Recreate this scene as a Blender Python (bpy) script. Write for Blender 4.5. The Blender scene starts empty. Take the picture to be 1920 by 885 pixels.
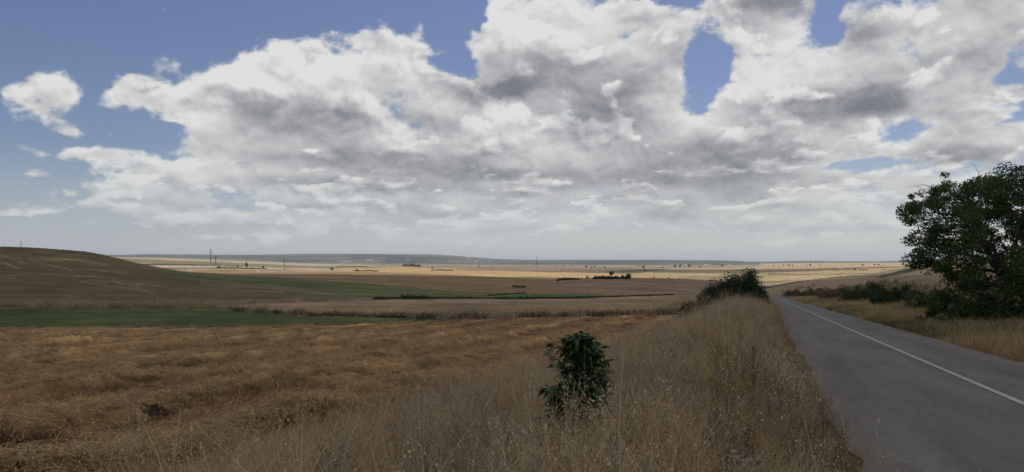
import bpy, math, random
import numpy as np
from mathutils import Vector

# ------------------------------------------------------------------ camera, sky, sun
S = bpy.context.scene
COL = S.collection
F = 1400.0      # focal length in photo pixels (photo is 1920 wide)
HY = 488.0      # photo row of the true horizon
EYE = 0.0       # eye height is the zero of the height scale; ground lies below it
cam = bpy.data.cameras.new('camera'); cam_o = bpy.data.objects.new('camera', cam); COL.objects.link(cam_o)
cam_o.location = (0, 0, 0); cam_o.rotation_euler = (math.pi / 2, 0, 0)
cam.sensor_width = 36; cam.lens = 36 * F / 1920; cam.shift_y = (HY - 442.5) / 1920
cam.clip_start = 0.05; cam.clip_end = 90000
S.camera = cam_o
S.view_settings.view_transform = 'Standard'; S.view_settings.look = 'None'
S.view_settings.exposure = 0.22; S.view_settings.gamma = 1.0
S.view_settings.use_curve_mapping = False
S.render.engine = 'CYCLES'
cy = S.cycles
cy.use_denoising = True
cy.max_bounces = 6; cy.diffuse_bounces = 4; cy.glossy_bounces = 1; cy.transmission_bounces = 3
cy.transparent_max_bounces = 8; cy.volume_bounces = 1; cy.caustics_reflective = False; cy.caustics_refractive = False

SUN_EL, SUN_AZ = math.radians(56), math.radians(24)      # azimuth measured to the right of the view axis (+Y)
sun_dir = Vector((math.sin(SUN_AZ) * math.cos(SUN_EL), math.cos(SUN_AZ) * math.cos(SUN_EL), math.sin(SUN_EL)))
sl = bpy.data.lights.new('sun', 'SUN'); sl.energy = 2.4; sl.angle = math.radians(0.53); sl.color = (1, 0.95, 0.87)
so = bpy.data.objects.new('sun', sl); COL.objects.link(so)
so.rotation_euler = sun_dir.to_track_quat('Z', 'Y').to_euler()


class N:
    """tiny expression builder for shader nodes"""
    def __init__(s, tree): s.t = tree
    def node(s, typ, **kw):
        n = s.t.nodes.new(typ)
        for k, v in kw.items(): setattr(n, k, v)
        return n
    def put(s, inp, v):
        if hasattr(v, 'is_linked') or isinstance(v, bpy.types.NodeSocket): s.t.links.new(v, inp)
        else: inp.default_value = v
    def m(s, op, a, b=None, c=None, clamp=False):
        n = s.node('ShaderNodeMath', operation=op, use_clamp=clamp)
        s.put(n.inputs[0], a)
        if b is not None: s.put(n.inputs[1], b)
        if c is not None: s.put(n.inputs[2], c)
        return n.outputs[0]
    def add(s, a, b): return s.m('ADD', a, b)
    def mul(s, a, b): return s.m('MULTIPLY', a, b)
    def vm(s, op, a, b=None, out=0, scale=None, c=None):
        n = s.node('ShaderNodeVectorMath', operation=op)
        s.put(n.inputs[0], a)
        if b is not None: s.put(n.inputs[1], b)
        if c is not None: s.put(n.inputs[2], c)
        if scale is not None: s.put(n.inputs['Scale'], scale)
        return n.outputs[out]
    def xyz(s, v):
        n = s.node('ShaderNodeSeparateXYZ'); s.put(n.inputs[0], v); return n.outputs[0], n.outputs[1], n.outputs[2]
    def comb(s, x, y, z):
        n = s.node('ShaderNodeCombineXYZ')
        for i, v in enumerate((x, y, z)): s.put(n.inputs[i], v)
        return n.outputs[0]
    def noise(s, vec, scale, detail=6, rough=0.55, dist=0.0, col=False):
        n = s.node('ShaderNodeTexNoise'); n.noise_dimensions = '3D'
        s.put(n.inputs['Vector'], vec); n.inputs['Scale'].default_value = scale
        n.inputs['Detail'].default_value = detail; n.inputs['Roughness'].default_value = rough
        n.inputs['Distortion'].default_value = dist
        return n.outputs['Color' if col else 'Fac']
    def ramp(s, v, a, b, lo=0.0, hi=1.0, smooth=True):
        n = s.node('ShaderNodeMapRange'); n.interpolation_type = 'SMOOTHSTEP' if smooth else 'LINEAR'
        s.put(n.inputs[0], v)
        for i, q in zip((1, 2, 3, 4), (a, b, lo, hi)): s.put(n.inputs[i], q)
        return n.outputs[0]
    def mix(s, f, a, b, blend='MIX'):
        n = s.node('ShaderNodeMix', data_type='RGBA', blend_type=blend)
        s.put(n.inputs[0], f)
        for i, v in ((6, a), (7, b)):
            s.put(n.inputs[i], (*v, 1) if isinstance(v, tuple) and len(v) == 3 else v)
        return n.outputs[2]


def build_world():
    w = bpy.data.worlds.new('World'); S.world = w; w.use_nodes = True
    nt = w.node_tree; nt.nodes.clear(); n = N(nt)
    out = n.node('ShaderNodeOutputWorld'); bg = n.node('ShaderNodeBackground')
    sky = n.node('ShaderNodeTexSky', sky_type='NISHITA'); sky.sun_disc = False
    sky.sun_elevation = SUN_EL; sky.sun_rotation = SUN_AZ
    sky.altitude = 800; sky.air_density = 1.0; sky.dust_density = 1.0; sky.ozone_density = 1.6
    tc = n.node('ShaderNodeTexCoord').outputs['Generated']
    d = n.vm('NORMALIZE', tc)
    x, y, z = n.xyz(d)
    zc = n.m('MAXIMUM', z, 0.0)
    az = n.m('ARCTAN2', x, y); el = n.m('ARCSINE', z)
    # two sheets of noise on the sky sphere: large puffs overhead, small flat ones towards the horizon
    Pa = n.vm('MULTIPLY', d, (1.0, 1.0, 1.45)); Pb = n.vm('ADD', n.vm('MULTIPLY', d, (2.0, 2.0, 6.0)), (3.1, 7.7, 1.3))
    lowf = n.ramp(el, 0.05, 0.20, 1.0, 0.0)
    def two(scale, detail, rough, dist=0.0, off=None):
        pa = n.vm('ADD', Pa, off) if off else Pa
        pb = n.vm('ADD', Pb, tuple(q * 2 for q in off)) if off else Pb
        A = n.noise(pa, scale, detail, rough, dist); B = n.noise(pb, scale, detail, rough, dist)
        return n.add(n.mul(A, n.m('SUBTRACT', 1.0, lowf)), n.mul(B, lowf))
    big = n.noise(Pa, 3.0, 2, 0.5)
    f1 = two(6.5, 8, 0.58, 0.2)
    f2 = n.noise(Pa, 24.0, 6, 0.6, 0.3)
    f1s = two(6.5, 4, 0.52, 0.2, (0.006, 0.0, 0.036))
    f2s = n.noise(n.vm('ADD', Pa, (0.003, 0.0, 0.012)), 24.0, 3, 0.5, 0.3)
    r1 = n.noise(n.vm('ADD', Pa, (5.0, 1.0, 2.0)), 13.0, 3, 0.5)
    r2 = n.noise(n.vm('ADD', Pa, (1.0, 8.0, 2.0)), 33.0, 4, 0.55)
    def puff(r): return n.m('SUBTRACT', .5, n.m('MULTIPLY', n.m('ABSOLUTE', n.m('SUBTRACT', r, 0.5)), 5.0))
    bil = n.mul(n.add(puff(r1), n.mul(puff(r2), .6)), .55)
    g1 = two(8.5, 7, 0.56, 0.25, (3.3, 2.2, 1.1)); g1u = two(8.5, 3, 0.5, 0.25, (3.305, 2.2, 1.122))
    wn = n.noise(Pa, 6.0, 4, 0.6, col=True)
    uv = n.comb(az, el, 0.0)
    uvw = n.vm('ADD', uv, n.vm('MULTIPLY', n.vm('SUBTRACT', wn, (0.5, 0.5, 0.5)), (0.13, 0.085, 0.0)))
    uvs = n.vm('ADD', uv, n.vm('MULTIPLY', n.vm('SUBTRACT', wn, (0.5, 0.5, 0.5)), (0.10, 0.04, 0.0)))

    def blobs(lst, coord, tilt=False):
        acc = None; ver = None
        for (px, py, rx, ry, wt) in lst:
            a0 = math.atan((px - 960) / F); e0 = math.atan((HY - py) / F * math.cos(a0))
            ca = math.cos(a0)
            sx, sy = F / rx / ca / ca, F / ry / ca
            dv = n.vm('MULTIPLY_ADD', coord, (sx, sy, 0.0), c=(-a0 * sx, -e0 * sy, 0.0))
            q = n.vm('DOT_PRODUCT', dv, dv, out=1)
            g = n.m('POWER', 0.4966, q)
            acc = n.m('MULTIPLY_ADD', g, wt, acc if acc is not None else 0.0)
            if tilt and wt > .5:
                gy = n.mul(g, n.vm('DOT_PRODUCT', dv, (0.0, 1.0, 0.0), out=1)); ver = gy if ver is None else n.add(ver, gy)
        return (acc, ver) if tilt else acc
    cov, ver = blobs([
        (96, 172, 58, 30, 1.5), (125, 236, 48, 13, 1.0), (150, 288, 64, 15, 1.1), (60, 212, 26, 10, .5), (60, 318, 28, 14, .5), (208, 250, 16, 9, .5),
        (245, 168, 42, 28, 1.3), (318, 190, 52, 32, 1.1), (420, 158, 34, 26, .8), (465, 112, 16, 16, .8),
        (520, 170, 110, 48, 1.3), (640, 200, 170, 80, 1.3), (390, 250, 40, 34, .9), (600, 250, 220, 70, 1.0), (790, 170, 110, 60, 1.2), (850, 220, 90, 50, .6),
        (700, 82, 38, 20, .9), (780, 88, 60, 18, .8), (785, 15, 12, 9, .8), (800, 45, 12, 12, .7),
        (930, 38, 50, 62, 1.3), (940, 150, 74, 44, 1.1), (1000, 230, 150, 70, 1.0), (1040, 60, 60, 50, 1.0), (1110, 120, 110, 80, 1.3), (1190, 40, 50, 40, .7), (1200, 200, 80, 90, 1.2),
        (700, 320, 330, 60, 1.2), (350, 335, 120, 26, 1.0), (215, 365, 70, 16, .9), (120, 372, 18, 8, .7), (1000, 310, 120, 60, 1.1),
        (1270, 72, 44, 50, 1.2), (1225, 15, 40, 14, .6), (1430, 22, 95, 40, 1.3), (1400, 80, 56, 34, 1.0), (1240, 290, 150, 80, 1.3),
        (1440, 180, 90, 70, 1.2), (1560, 210, 170, 80, 1.3), (1630, 70, 90, 70, 1.4), (1790, 60, 110, 60, 1.3), (1750, 150, 110, 50, 1.2), (1880, 60, 70, 60, 1.0), (1800, 190, 60, 20, .6), (1890, 182, 40, 14, .8),
        (1480, 270, 180, 46, 1.1), (1400, 335, 220, 36, 1.0), (1820, 258, 80, 46, 1.3), (1720, 300, 60, 24, .8), (1900, 260, 60, 40, .9), (1700, 345, 200, 16, .6),
        (900, 385, 480, 22, .9), (1240, 397, 46, 20, .9), (1560, 412, 150, 20, 1.1), (1460, 400, 80, 20, .6), (1620, 408, 40, 18, .6), (750, 420, 420, 14, .95), (1050, 432, 320, 12, .85), (330, 402, 180, 10, .8), (30, 415, 80, 8, .9), (600, 446, 420, 8, .6), (1300, 446, 300, 8, .6),
        (178, 185, 35, 47, -0.64), (40, 120, 71, 24, -0.32), (1298, 160, 47, 61, -1.44), (1318, 110, 35, 31, -0.72), (1260, 8, 47, 14, -0.72), (1540, 38, 26, 40, -1.2), (845, 118, 35, 24, -1.04), (1702, 242, 42, 35, -1.12), (1650, 250, 24, 19, -0.4),
        (1600, 318, 130, 13, -1.2), (1862, 142, 40, 17, -0.88), (1890, 225, 59, 9, -0.64), (1150, 362, 130, 14, -0.72), (1700, 96, 31, 24, -0.8), (1895, 100, 24, 26, -0.56), (1130, 345, 71, 17, -0.48),
        (860, 30, 40, 59, -0.96), (300, 258, 83, 31, -0.64), (420, 310, 71, 9, -0.24), (930, 223, 78, 9, -0.72), (985, 92, 14, 26, -0.88), (800, 215, 71, 9, -0.48), (895, 112, 35, 12, -0.64), (1160, 60, 31, 19, -0.4), (1040, 10, 60, 8, .4), (1300, 60, 12, 24, -0.64)], uvw, True)
    dark = blobs([
        (590, 205, 110, 30, .75), (560, 250, 120, 30, .35), (690, 300, 150, 15, .8), (955, 166, 78, 20, 1.25), (905, 176, 34, 16, .6), (1110, 232, 80, 28, 1.0), (1060, 120, 100, 30, .5), (1150, 170, 50, 50, .4),
        (1570, 205, 100, 26, .8), (1500, 195, 90, 24, .5), (1605, 50, 42, 30, .85), (1440, 8, 80, 20, .75), (1640, 180, 50, 30, .5), (1340, 285, 110, 30, .6), (1300, 340, 140, 22, .55), (1800, 288, 80, 14, .7), (1800, 245, 50, 18, .4),
        (920, 325, 90, 10, .7), (800, 130, 60, 16, .35), (620, 345, 130, 9, .5), (1030, 350, 100, 9, .3), (440, 385, 200, 9, .35), (760, 395, 160, 7, .35), (1240, 408, 36, 7, .5), (1560, 428, 160, 7, .25), (380, 350, 80, 10, .2), (1700, 130, 60, 14, .3)], uvs)
    back = n.ramp(n.m('ABSOLUTE', az), 0.62, 0.9, 0.0, 0.5)        # the same broken cloud all round
    high = n.ramp(el, 0.36, 0.6, 0.0, 0.35)
    cov = n.add(n.add(cov, back), high)
    cov = n.m('MINIMUM', cov, 1.35)
    dens = n.add(cov, n.mul(n.m('SUBTRACT', f1, 0.5), 2.7))
    dens = n.add(dens, n.mul(n.m('SUBTRACT', f2, 0.5), 1.9))
    dens = n.add(dens, n.mul(bil, 0.34))
    alpha = n.ramp(dens, 0.48, 1.04)
    thick = n.ramp(dens, 0.9, 2.2)
    lit = n.add(n.mul(n.m('SUBTRACT', f1, f1s), 1.5), n.mul(n.m('SUBTRACT', f2, f2s), 1.0))
    lit = n.add(lit, n.mul(bil, 0.20)); lit = n.add(lit, n.mul(n.m('SUBTRACT', big, 0.5), 0.8))
    lit = n.mul(lit, n.ramp(el, 0.0, 0.16, 0.55, 1.0))
    lit = n.add(lit, n.mul(n.m('MAXIMUM', n.m('MINIMUM', ver, 0.7), -1.0), 0.20))
    br = n.add(0.86, lit)
    br = n.m('SUBTRACT', br, n.mul(thick, 0.20))
    dk = n.mul(dark, n.ramp(n.add(n.m('SUBTRACT', f1, 0.5), n.mul(bil, .5)), -.22, .28, 0.50, 0.92))
    br = n.m('SUBTRACT', br, dk)
    front = n.ramp(n.add(g1, n.mul(n.m('SUBTRACT', f2, .5), .12)), 0.505, 0.56)
    glow = n.mul(n.m('SUBTRACT', g1, g1u), 3.8)
    br = n.add(br, n.mul(n.mul(n.m('SUBTRACT', glow, -0.02), front), n.ramp(el, 0.0, 0.12, 0.45, 1.0)))
    br = n.m('SUBTRACT', br, n.mul(n.m('SUBTRACT', 1.0, front), 0.13))
    br = n.m('SMOOTH_MAX', br, n.m('MULTIPLY_ADD', n.m('SUBTRACT', f2, .42), 1.1, n.mul(n.m('SUBTRACT', f1, .45), .9)), 0.2)
    br = n.m('SMOOTH_MIN', br, 1.0, 0.15)
    ccol = n.mix(br, (0.165, 0.168, 0.20), (0.66, 0.66, 0.645))
    skyc = n.vm('SCALE', sky.outputs[0], scale=0.056)
    skyc = n.mix(1.0, skyc, (0.96, 0.92, 1.03), 'MULTIPLY')
    skyc = n.mix(n.mul(alpha, 0.97), skyc, ccol)
    hz = n.ramp(el, -0.03, 0.15, 1.0, 0.0, smooth=True)
    rightness = n.ramp(az, -0.5, 0.3)
    hzc = n.mix(rightness, (0.41, 0.455, 0.50), (0.485, 0.515, 0.52))
    skyc = n.mix(n.mul(hz, 0.85), skyc, hzc)
    n.put(bg.inputs['Color'], skyc); bg.inputs['Strength'].default_value = 1.0
    nt.links.new(bg.outputs[0], out.inputs[0])
    w.cycles.sampling_method = 'MANUAL'; w.cycles.sample_map_resolution = 512


build_world()

# ------------------------------------------------------------------ numeric noise
def _hash(ix, iy, seed):
    h = (ix * 374761393 + iy * 668265263 + seed * 1442695041) & 0xffffffff
    h = ((h ^ (h >> 13)) * 1274126177) & 0xffffffff
    return ((h ^ (h >> 16)) & 0xffff) / 65535.0
def vnoise(x, y, seed=0):
    x = np.asarray(x, float); y = np.asarray(y, float)
    ix = np.floor(x).astype(np.int64); iy = np.floor(y).astype(np.int64)
    fx = x - ix; fy = y - iy
    fx = fx * fx * (3 - 2 * fx); fy = fy * fy * (3 - 2 * fy)
    a = _hash(ix, iy, seed); b = _hash(ix + 1, iy, seed); c = _hash(ix, iy + 1, seed); d = _hash(ix + 1, iy + 1, seed)
    return (a * (1 - fx) + b * fx) * (1 - fy) + (c * (1 - fx) + d * fx) * fy
def fbm(x, y, octv=4, seed=0):
    r = 0; a = 0.5; s = 0
    for i in range(octv):
        r = r + a * vnoise(x * 2 ** i + 17.3 * i, y * 2 ** i + 9.1 * i, seed + i); s += a; a *= 0.5
    return r / s
def sstep(a, b, v):
    t = np.clip((v - a) / (b - a), 0, 1); return t * t * (3 - 2 * t)

# ------------------------------------------------------------------ the lie of the land
RA = math.radians(18.58)                      # heading of the road
RS, RC = math.sin(RA), math.cos(RA)
def road_st(X, Y): return X * RS + Y * RC, X * RC - Y * RS       # along the road, to the right of the camera
def road_xy(s, t): return s * RS + t * RC, s * RC - t * RS
R_L, R_C, R_R = 0.90, 3.83, 6.33              # left edge, centre line, right edge of the asphalt
def road_z(s):
    s = np.asarray(s, float)
    return -1.75 - 0.0408 * np.maximum(s, -30) + 0.5e-5 * np.clip(s, 0, 450) ** 2
def bend(s):                                   # the road swings left at the bottom of the slope
    return -0.0012 * np.maximum(np.asarray(s, float) - 330, 0) ** 1.8

TD = np.array([2, 5, 10, 20, 40, 80, 130, 160, 220, 300, 400, 600, 1000, 1600, 3000, 5000, 9000, 13000, 18000, 40000], float)
TP = np.array([-600, 0, 150, 300, 450, 600, 800, 960, 1200, 1330, 1430, 1500, 1600, 1700, 1800, 1920, 2500], float)
far = {  # photo row of the land at depths 80 ... 40000
 -600: [612, 572, 552, 512, 484, 466, 500, 505, 503, 497, 494, 491, 480, 491, 490],
 0:    [612, 572, 556, 520, 488, 463, 500, 507, 504, 494, 487, 483, 480, 491, 490],
 150:  [612, 574, 560, 527, 497, 471, 502, 507, 504, 494, 487, 482, 479, 491, 490],
 300:  [611, 575, 562, 537, 517, 503, 510, 508, 504, 494, 488, 483, 477, 491, 490],
 450:  [608, 577, 566, 545, 532, 523, 519, 512, 505, 497, 491, 488, 478, 491, 490],
 600:  [605, 577, 566, 550, 538, 529, 520, 513, 507, 502, 498, 494, 476, 491, 490],
 800:  [602, 577, 567, 555, 545, 537, 526, 516, 508, 502, 499, 495, 477, 491, 490],
 960:  [600, 577, 568, 558, 548, 540, 530, 519, 510, 503, 500, 497, 486.5, 491, 490],
 1200: [597, 576, 568, 558, 547, 536, 524, 519, 512, 505, 501, 497, 487.5, 491, 490],
 1330: [590, 573, 567, 559, 551, 541, 530, 521, 513, 505, 501, 497, 487.5, 491, 490],
 1430: [582, 569, 565, 560, 554, 550, 541, 528, 516, 504, 500, 496, 491, 491, 490],
 1500: [576, 560, 555, 550, 545, 540, 530, 521, 512, 503, 497, 493, 489, 491, 490],
 1600: [570, 554, 547, 540, 532, 526, 518, 512, 507, 500, 495, 492.5, 490, 491, 490],
 1700: [562, 540, 522, 505, 507, 512, 512, 509, 504, 499, 495, 492, 489, 491, 490],
 1800: [558, 532, 512, 486, 490, 500, 508, 506, 503, 498, 495, 492, 489, 491, 490],
 1920: [556, 530, 508, 480, 482, 492, 505, 505, 503, 498, 495, 492, 489, 491, 490],
 2500: [556, 530, 508, 478, 480, 490, 505, 505, 503, 498, 495, 492, 489, 491, 490]}
TZ = np.zeros((len(TP), len(TD)))
for i, p in enumerate(TP):
    rowy = np.array(far[int(p)], float)
    zf = -(rowy - HY) / F * TD[5:]
    zl = np.array([-2.75, -2.85, -3.1, -3.75, -5.05])         # the field left of the road
    zr = np.array([-1.7, -1.8, -1.95, -2.3, -3.0])            # the land right of the road
    wgt = 0.0 if p < 1300 else 1.0
    TZ[i, :5] = zl * (1 - wgt) + zr * wgt
    TZ[i, 5:] = zf
def _cubic_axis(grid, val):          # Catmull-Rom style index lookup
    i = np.clip(np.searchsorted(grid, val) - 1, 0, len(grid) - 2)
    t = np.clip((val - grid[i]) / (grid[i + 1] - grid[i]), 0, 1)
    return i, t
LTD = np.log(TD)
def _tangents(Z, g, axis):
    d = np.diff(Z, axis=axis); h = np.diff(g)
    h = h.reshape((-1, 1) if axis == 0 else (1, -1)); s = d / h
    sl0 = np.take(s, range(0, s.shape[axis] - 1), axis); sl1 = np.take(s, range(1, s.shape[axis]), axis)
    m = np.where(sl0 * sl1 > 0, 2 * sl0 * sl1 / (sl0 + sl1 + 1e-12 * np.sign(sl0 + sl1) + 1e-30), 0)
    first = np.take(s, [0], axis); last = np.take(s, [-1], axis)
    return np.concatenate([first, m, last], axis)
def _refine():                      # smooth curves between the bearings of the table
    global TP, TZ
    md = _tangents(TZ, TP, 0); g = np.arange(-600, 2501, 20.0)
    i = np.clip(np.searchsorted(TP, g, 'right') - 1, 0, len(TP) - 2); h = TP[i + 1] - TP[i]; t = ((g - TP[i]) / h)[:, None]; h = h[:, None]
    TZ = (2 * t ** 3 - 3 * t ** 2 + 1) * TZ[i] + (t ** 3 - 2 * t ** 2 + t) * h * md[i] + (-2 * t ** 3 + 3 * t ** 2) * TZ[i + 1] + (t ** 3 - t ** 2) * h * md[i + 1]; TP = g
_refine()
MD = _tangents(TZ, LTD, 1)
def table_z(px, D):
    ld = np.log(np.clip(D, TD[0], TD[-1]))
    px = np.clip(px, TP[0], TP[-1])
    j, t = _cubic_axis(LTD, ld); h = LTD[j + 1] - LTD[j]
    i, u = _cubic_axis(TP, px)
    h00 = 2 * t ** 3 - 3 * t ** 2 + 1; h10 = t ** 3 - 2 * t ** 2 + t; h01 = -2 * t ** 3 + 3 * t ** 2; h11 = t ** 3 - t ** 2
    def row(k): return h00 * TZ[k, j] + h10 * h * MD[k, j] + h01 * TZ[k, j + 1] + h11 * h * MD[k, j + 1]
    return row(i) * (1 - u) + row(i + 1) * u
def to_pd(X, Y):
    r = np.hypot(X, Y); th = np.clip(np.arctan2(X, Y), -0.83, 0.83)
    return 960 + F * np.tan(th), np.maximum(r * np.cos(th), 0.5)
def ground(X, Y):
    X = np.asarray(X, float); Y = np.asarray(Y, float)
    px, D = to_pd(X, Y)
    z = table_z(px, D)
    s, t = road_st(X, Y); t = t - bend(s)
    # left field near the camera by real cross-section, not by bearing
    near = 1 - sstep(45, 90, D)
    fieldz = np.interp(D, [2, 5, 10, 20, 40, 80, 130], [-2.75, -2.85, -3.1, -3.75, -5.05, -7.0, -8.1])
    rightz = road_z(s) + 0.25 + 0.03 * np.clip(t - 8, 0, 60)
    zn = np.where(t < 3, fieldz, rightz)
    z = z * (1 - near) + zn * near
    rz = road_z(s)
    w_left = sstep(-8.0, -1.0, t); w_right = 1 - sstep(8.0, 16 + 0.04 * np.clip(s, 0, 400), t)
    w = np.where(t < 3, w_left, w_right) * (1 - sstep(480, 700, s))
    w = w * sstep(-60, -20, s) if False else w
    crown = np.where((t > R_L - .35) & (t < R_R + .35), -0.012, -0.05)
    z = z * (1 - w) + (rz + crown) * w
    z = z + .5 * np.exp(-((t + 1.0) / 1.05) ** 2) * sstep(9, 22, s) * (1 - sstep(200, 300, s))
    return z
def proj(X, Y, Z): return 960 + F * X / Y, HY - F * Z / Y
_DS = np.exp(np.linspace(math.log(3), math.log(16000), 3000))
def hit(px, py):
    """world point of the land seen at a photo pixel"""
    X = (px - 960) / F * _DS; z = ground(X, _DS); yy = HY - F * z / _DS
    k = np.argmax(yy <= py) if (yy <= py).any() else len(_DS) - 1
    return float(X[k]), float(_DS[k]), float(z[k])

# ------------------------------------------------------------------ mesh helpers
class MB:
    def __init__(s): s.v = []; s.f = []; s.n = 0; s.mi = []
    def add(s, v, f, mi=0):
        v = np.asarray(v, float); s.v.append(v)
        for row in f: s.f.append(tuple(int(q) + s.n for q in row)); s.mi.append(mi)
        s.n += len(v)
    def tube(s, pts, rad, n=6, mi=0):
        pts = np.asarray(pts, float); k = len(pts); rad = np.broadcast_to(rad, (k,))
        tg = np.gradient(pts, axis=0); vs = []
        for i in range(k):
            t = tg[i] / (np.linalg.norm(tg[i]) + 1e-9)
            a = np.cross(t, (0, 0, 1) if abs(t[2]) < .9 else (1, 0, 0)); a /= np.linalg.norm(a) + 1e-9; b = np.cross(t, a)
            for j in range(n):
                q = 2 * math.pi * j / n; vs.append(pts[i] + rad[i] * (math.cos(q) * a + math.sin(q) * b))
        fs = []
        for i in range(k - 1):
            for j in range(n):
                j2 = (j + 1) % n; fs.append((i * n + j, i * n + j2, (i + 1) * n + j2, (i + 1) * n + j))
        fs.append(tuple(range(n - 1, -1, -1))); fs.append(tuple((k - 1) * n + j for j in range(n)))
        s.add(vs, fs, mi)
    def box(s, c, sz, rz=0, mi=0, taper=1.0):
        c = np.asarray(c, float); hx, hy, hz = np.asarray(sz, float) / 2; vs = []
        for dz, k in ((-hz, 1.0), (hz, taper)):
            for dx, dy in ((-hx, -hy), (hx, -hy), (hx, hy), (-hx, hy)):
                x, y = dx * k, dy * k
                vs.append(c + (x * math.cos(rz) - y * math.sin(rz), x * math.sin(rz) + y * math.cos(rz), dz))
        s.add(vs, [(3, 2, 1, 0), (4, 5, 6, 7), (0, 1, 5, 4), (1, 2, 6, 5), (2, 3, 7, 6), (3, 0, 4, 7)], mi)
    def build(s, name, mats, parent=None, loc=None, smooth=False, link=True):
        me = bpy.data.meshes.new(name)
        me.from_pydata(np.concatenate(s.v).tolist() if s.v else [], [], s.f)
        if not isinstance(mats, (list, tuple)): mats = [mats]
        for q in mats: me.materials.append(q)
        if len(mats) > 1: me.polygons.foreach_set('material_index', s.mi)
        if smooth: me.polygons.foreach_set('use_smooth', [True] * len(me.polygons))
        o = bpy.data.objects.new(name, me)
        if link: COL.objects.link(o)
        if parent: o.parent = parent
        if loc is not None: o.location = loc
        return o
def arr_mesh(name, V, Fq, mats, parent=None, loc=None, smooth=False, link=True):
    """V (n,3), Fq (m,k) one polygon size"""
    me = bpy.data.meshes.new(name); k = Fq.shape[1]
    me.vertices.add(len(V)); me.vertices.foreach_set('co', np.ascontiguousarray(V, dtype=np.float32).ravel())
    me.loops.add(Fq.size); me.loops.foreach_set('vertex_index', np.ascontiguousarray(Fq, dtype=np.int32).ravel())
    me.polygons.add(len(Fq)); me.polygons.foreach_set('loop_start', np.arange(0, Fq.size, k, dtype=np.int32))
    me.polygons.foreach_set('loop_total', np.full(len(Fq), k, dtype=np.int32))
    if smooth: me.polygons.foreach_set('use_smooth', np.ones(len(Fq), dtype=bool))
    me.update(calc_edges=True); me.validate()
    for q in (mats if isinstance(mats, (list, tuple)) else [mats]): me.materials.append(q)
    o = bpy.data.objects.new(name, me)
    if link: COL.objects.link(o)
    if parent: o.parent = parent
    if loc is not None: o.location = loc
    return o
def tag(o, label=None, cat=None, group=None, kind=None):
    if label: o['label'] = label
    if cat: o['category'] = cat
    if group: o['group'] = group
    if kind: o['kind'] = kind
    return o
def empty(name, loc, rz=0):
    o = bpy.data.objects.new(name, None); COL.objects.link(o); o.location = loc; o.rotation_euler = (0, 0, rz)
    o.empty_display_size = .3; return o

# ------------------------------------------------------------------ materials
def mat(name, build):
    m = bpy.data.materials.new(name); m.use_nodes = True; nt = m.node_tree; nt.nodes.clear(); n = N(nt)
    out = n.node('ShaderNodeOutputMaterial'); b = n.node('ShaderNodeBsdfPrincipled')
    b.inputs['Specular IOR Level'].default_value = 0.2; b.inputs['Roughness'].default_value = 0.85
    sh = build(n, b) or b.outputs[0]
    nt.links.new(sh, out.inputs[0]); return m
def bump(n, b, h, strength=.5, dist=.05):
    q = n.node('ShaderNodeBump'); q.inputs['Strength'].default_value = strength; q.inputs['Distance'].default_value = dist
    n.put(q.inputs['Height'], h); n.t.links.new(q.outputs[0], b.inputs['Normal'])
def plain(name, c, rough=.8, var=.25, scale=6.0, spec=.2):
    def f(n, b):
        oc = n.node('ShaderNodeTexCoord').outputs['Object']
        v = n.noise(oc, scale, 5, .6); col = n.mix(v, tuple(q * (1 - var) for q in c), tuple(min(1, q * (1 + var)) for q in c))
        n.put(b.inputs['Base Color'], col); b.inputs['Roughness'].default_value = rough
        b.inputs['Specular IOR Level'].default_value = spec
    return mat(name, f)
def leafmat(name, c1, c2, trans=.25, rough=.6):
    """foliage: colour differs leaf by leaf / plant by plant, a little light passes through"""
    def f(n, b):
        g = n.node('ShaderNodeNewGeometry'); oi = n.node('ShaderNodeObjectInfo')
        r = n.m('FRACT', n.add(g.outputs['Random Per Island'], oi.outputs['Random']))
        r2 = oi.outputs['Random']
        col = n.mix(r, c1, c2)
        hs = n.node('ShaderNodeHueSaturation'); n.put(hs.inputs['Color'], col)
        n.put(hs.inputs['Value'], n.ramp(r2, 0, 1, .62, 1.34, smooth=False)); col = hs.outputs[0]
        n.put(b.inputs['Base Color'], col); b.inputs['Roughness'].default_value = rough
        tr = n.node('ShaderNodeBsdfTranslucent'); n.put(tr.inputs[0], col)
        mx = n.node('ShaderNodeMixShader'); mx.inputs[0].default_value = trans
        n.t.links.new(b.outputs[0], mx.inputs[1]); n.t.links.new(tr.outputs[0], mx.inputs[2]); return mx.outputs[0]
    return mat(name, f)

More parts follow.
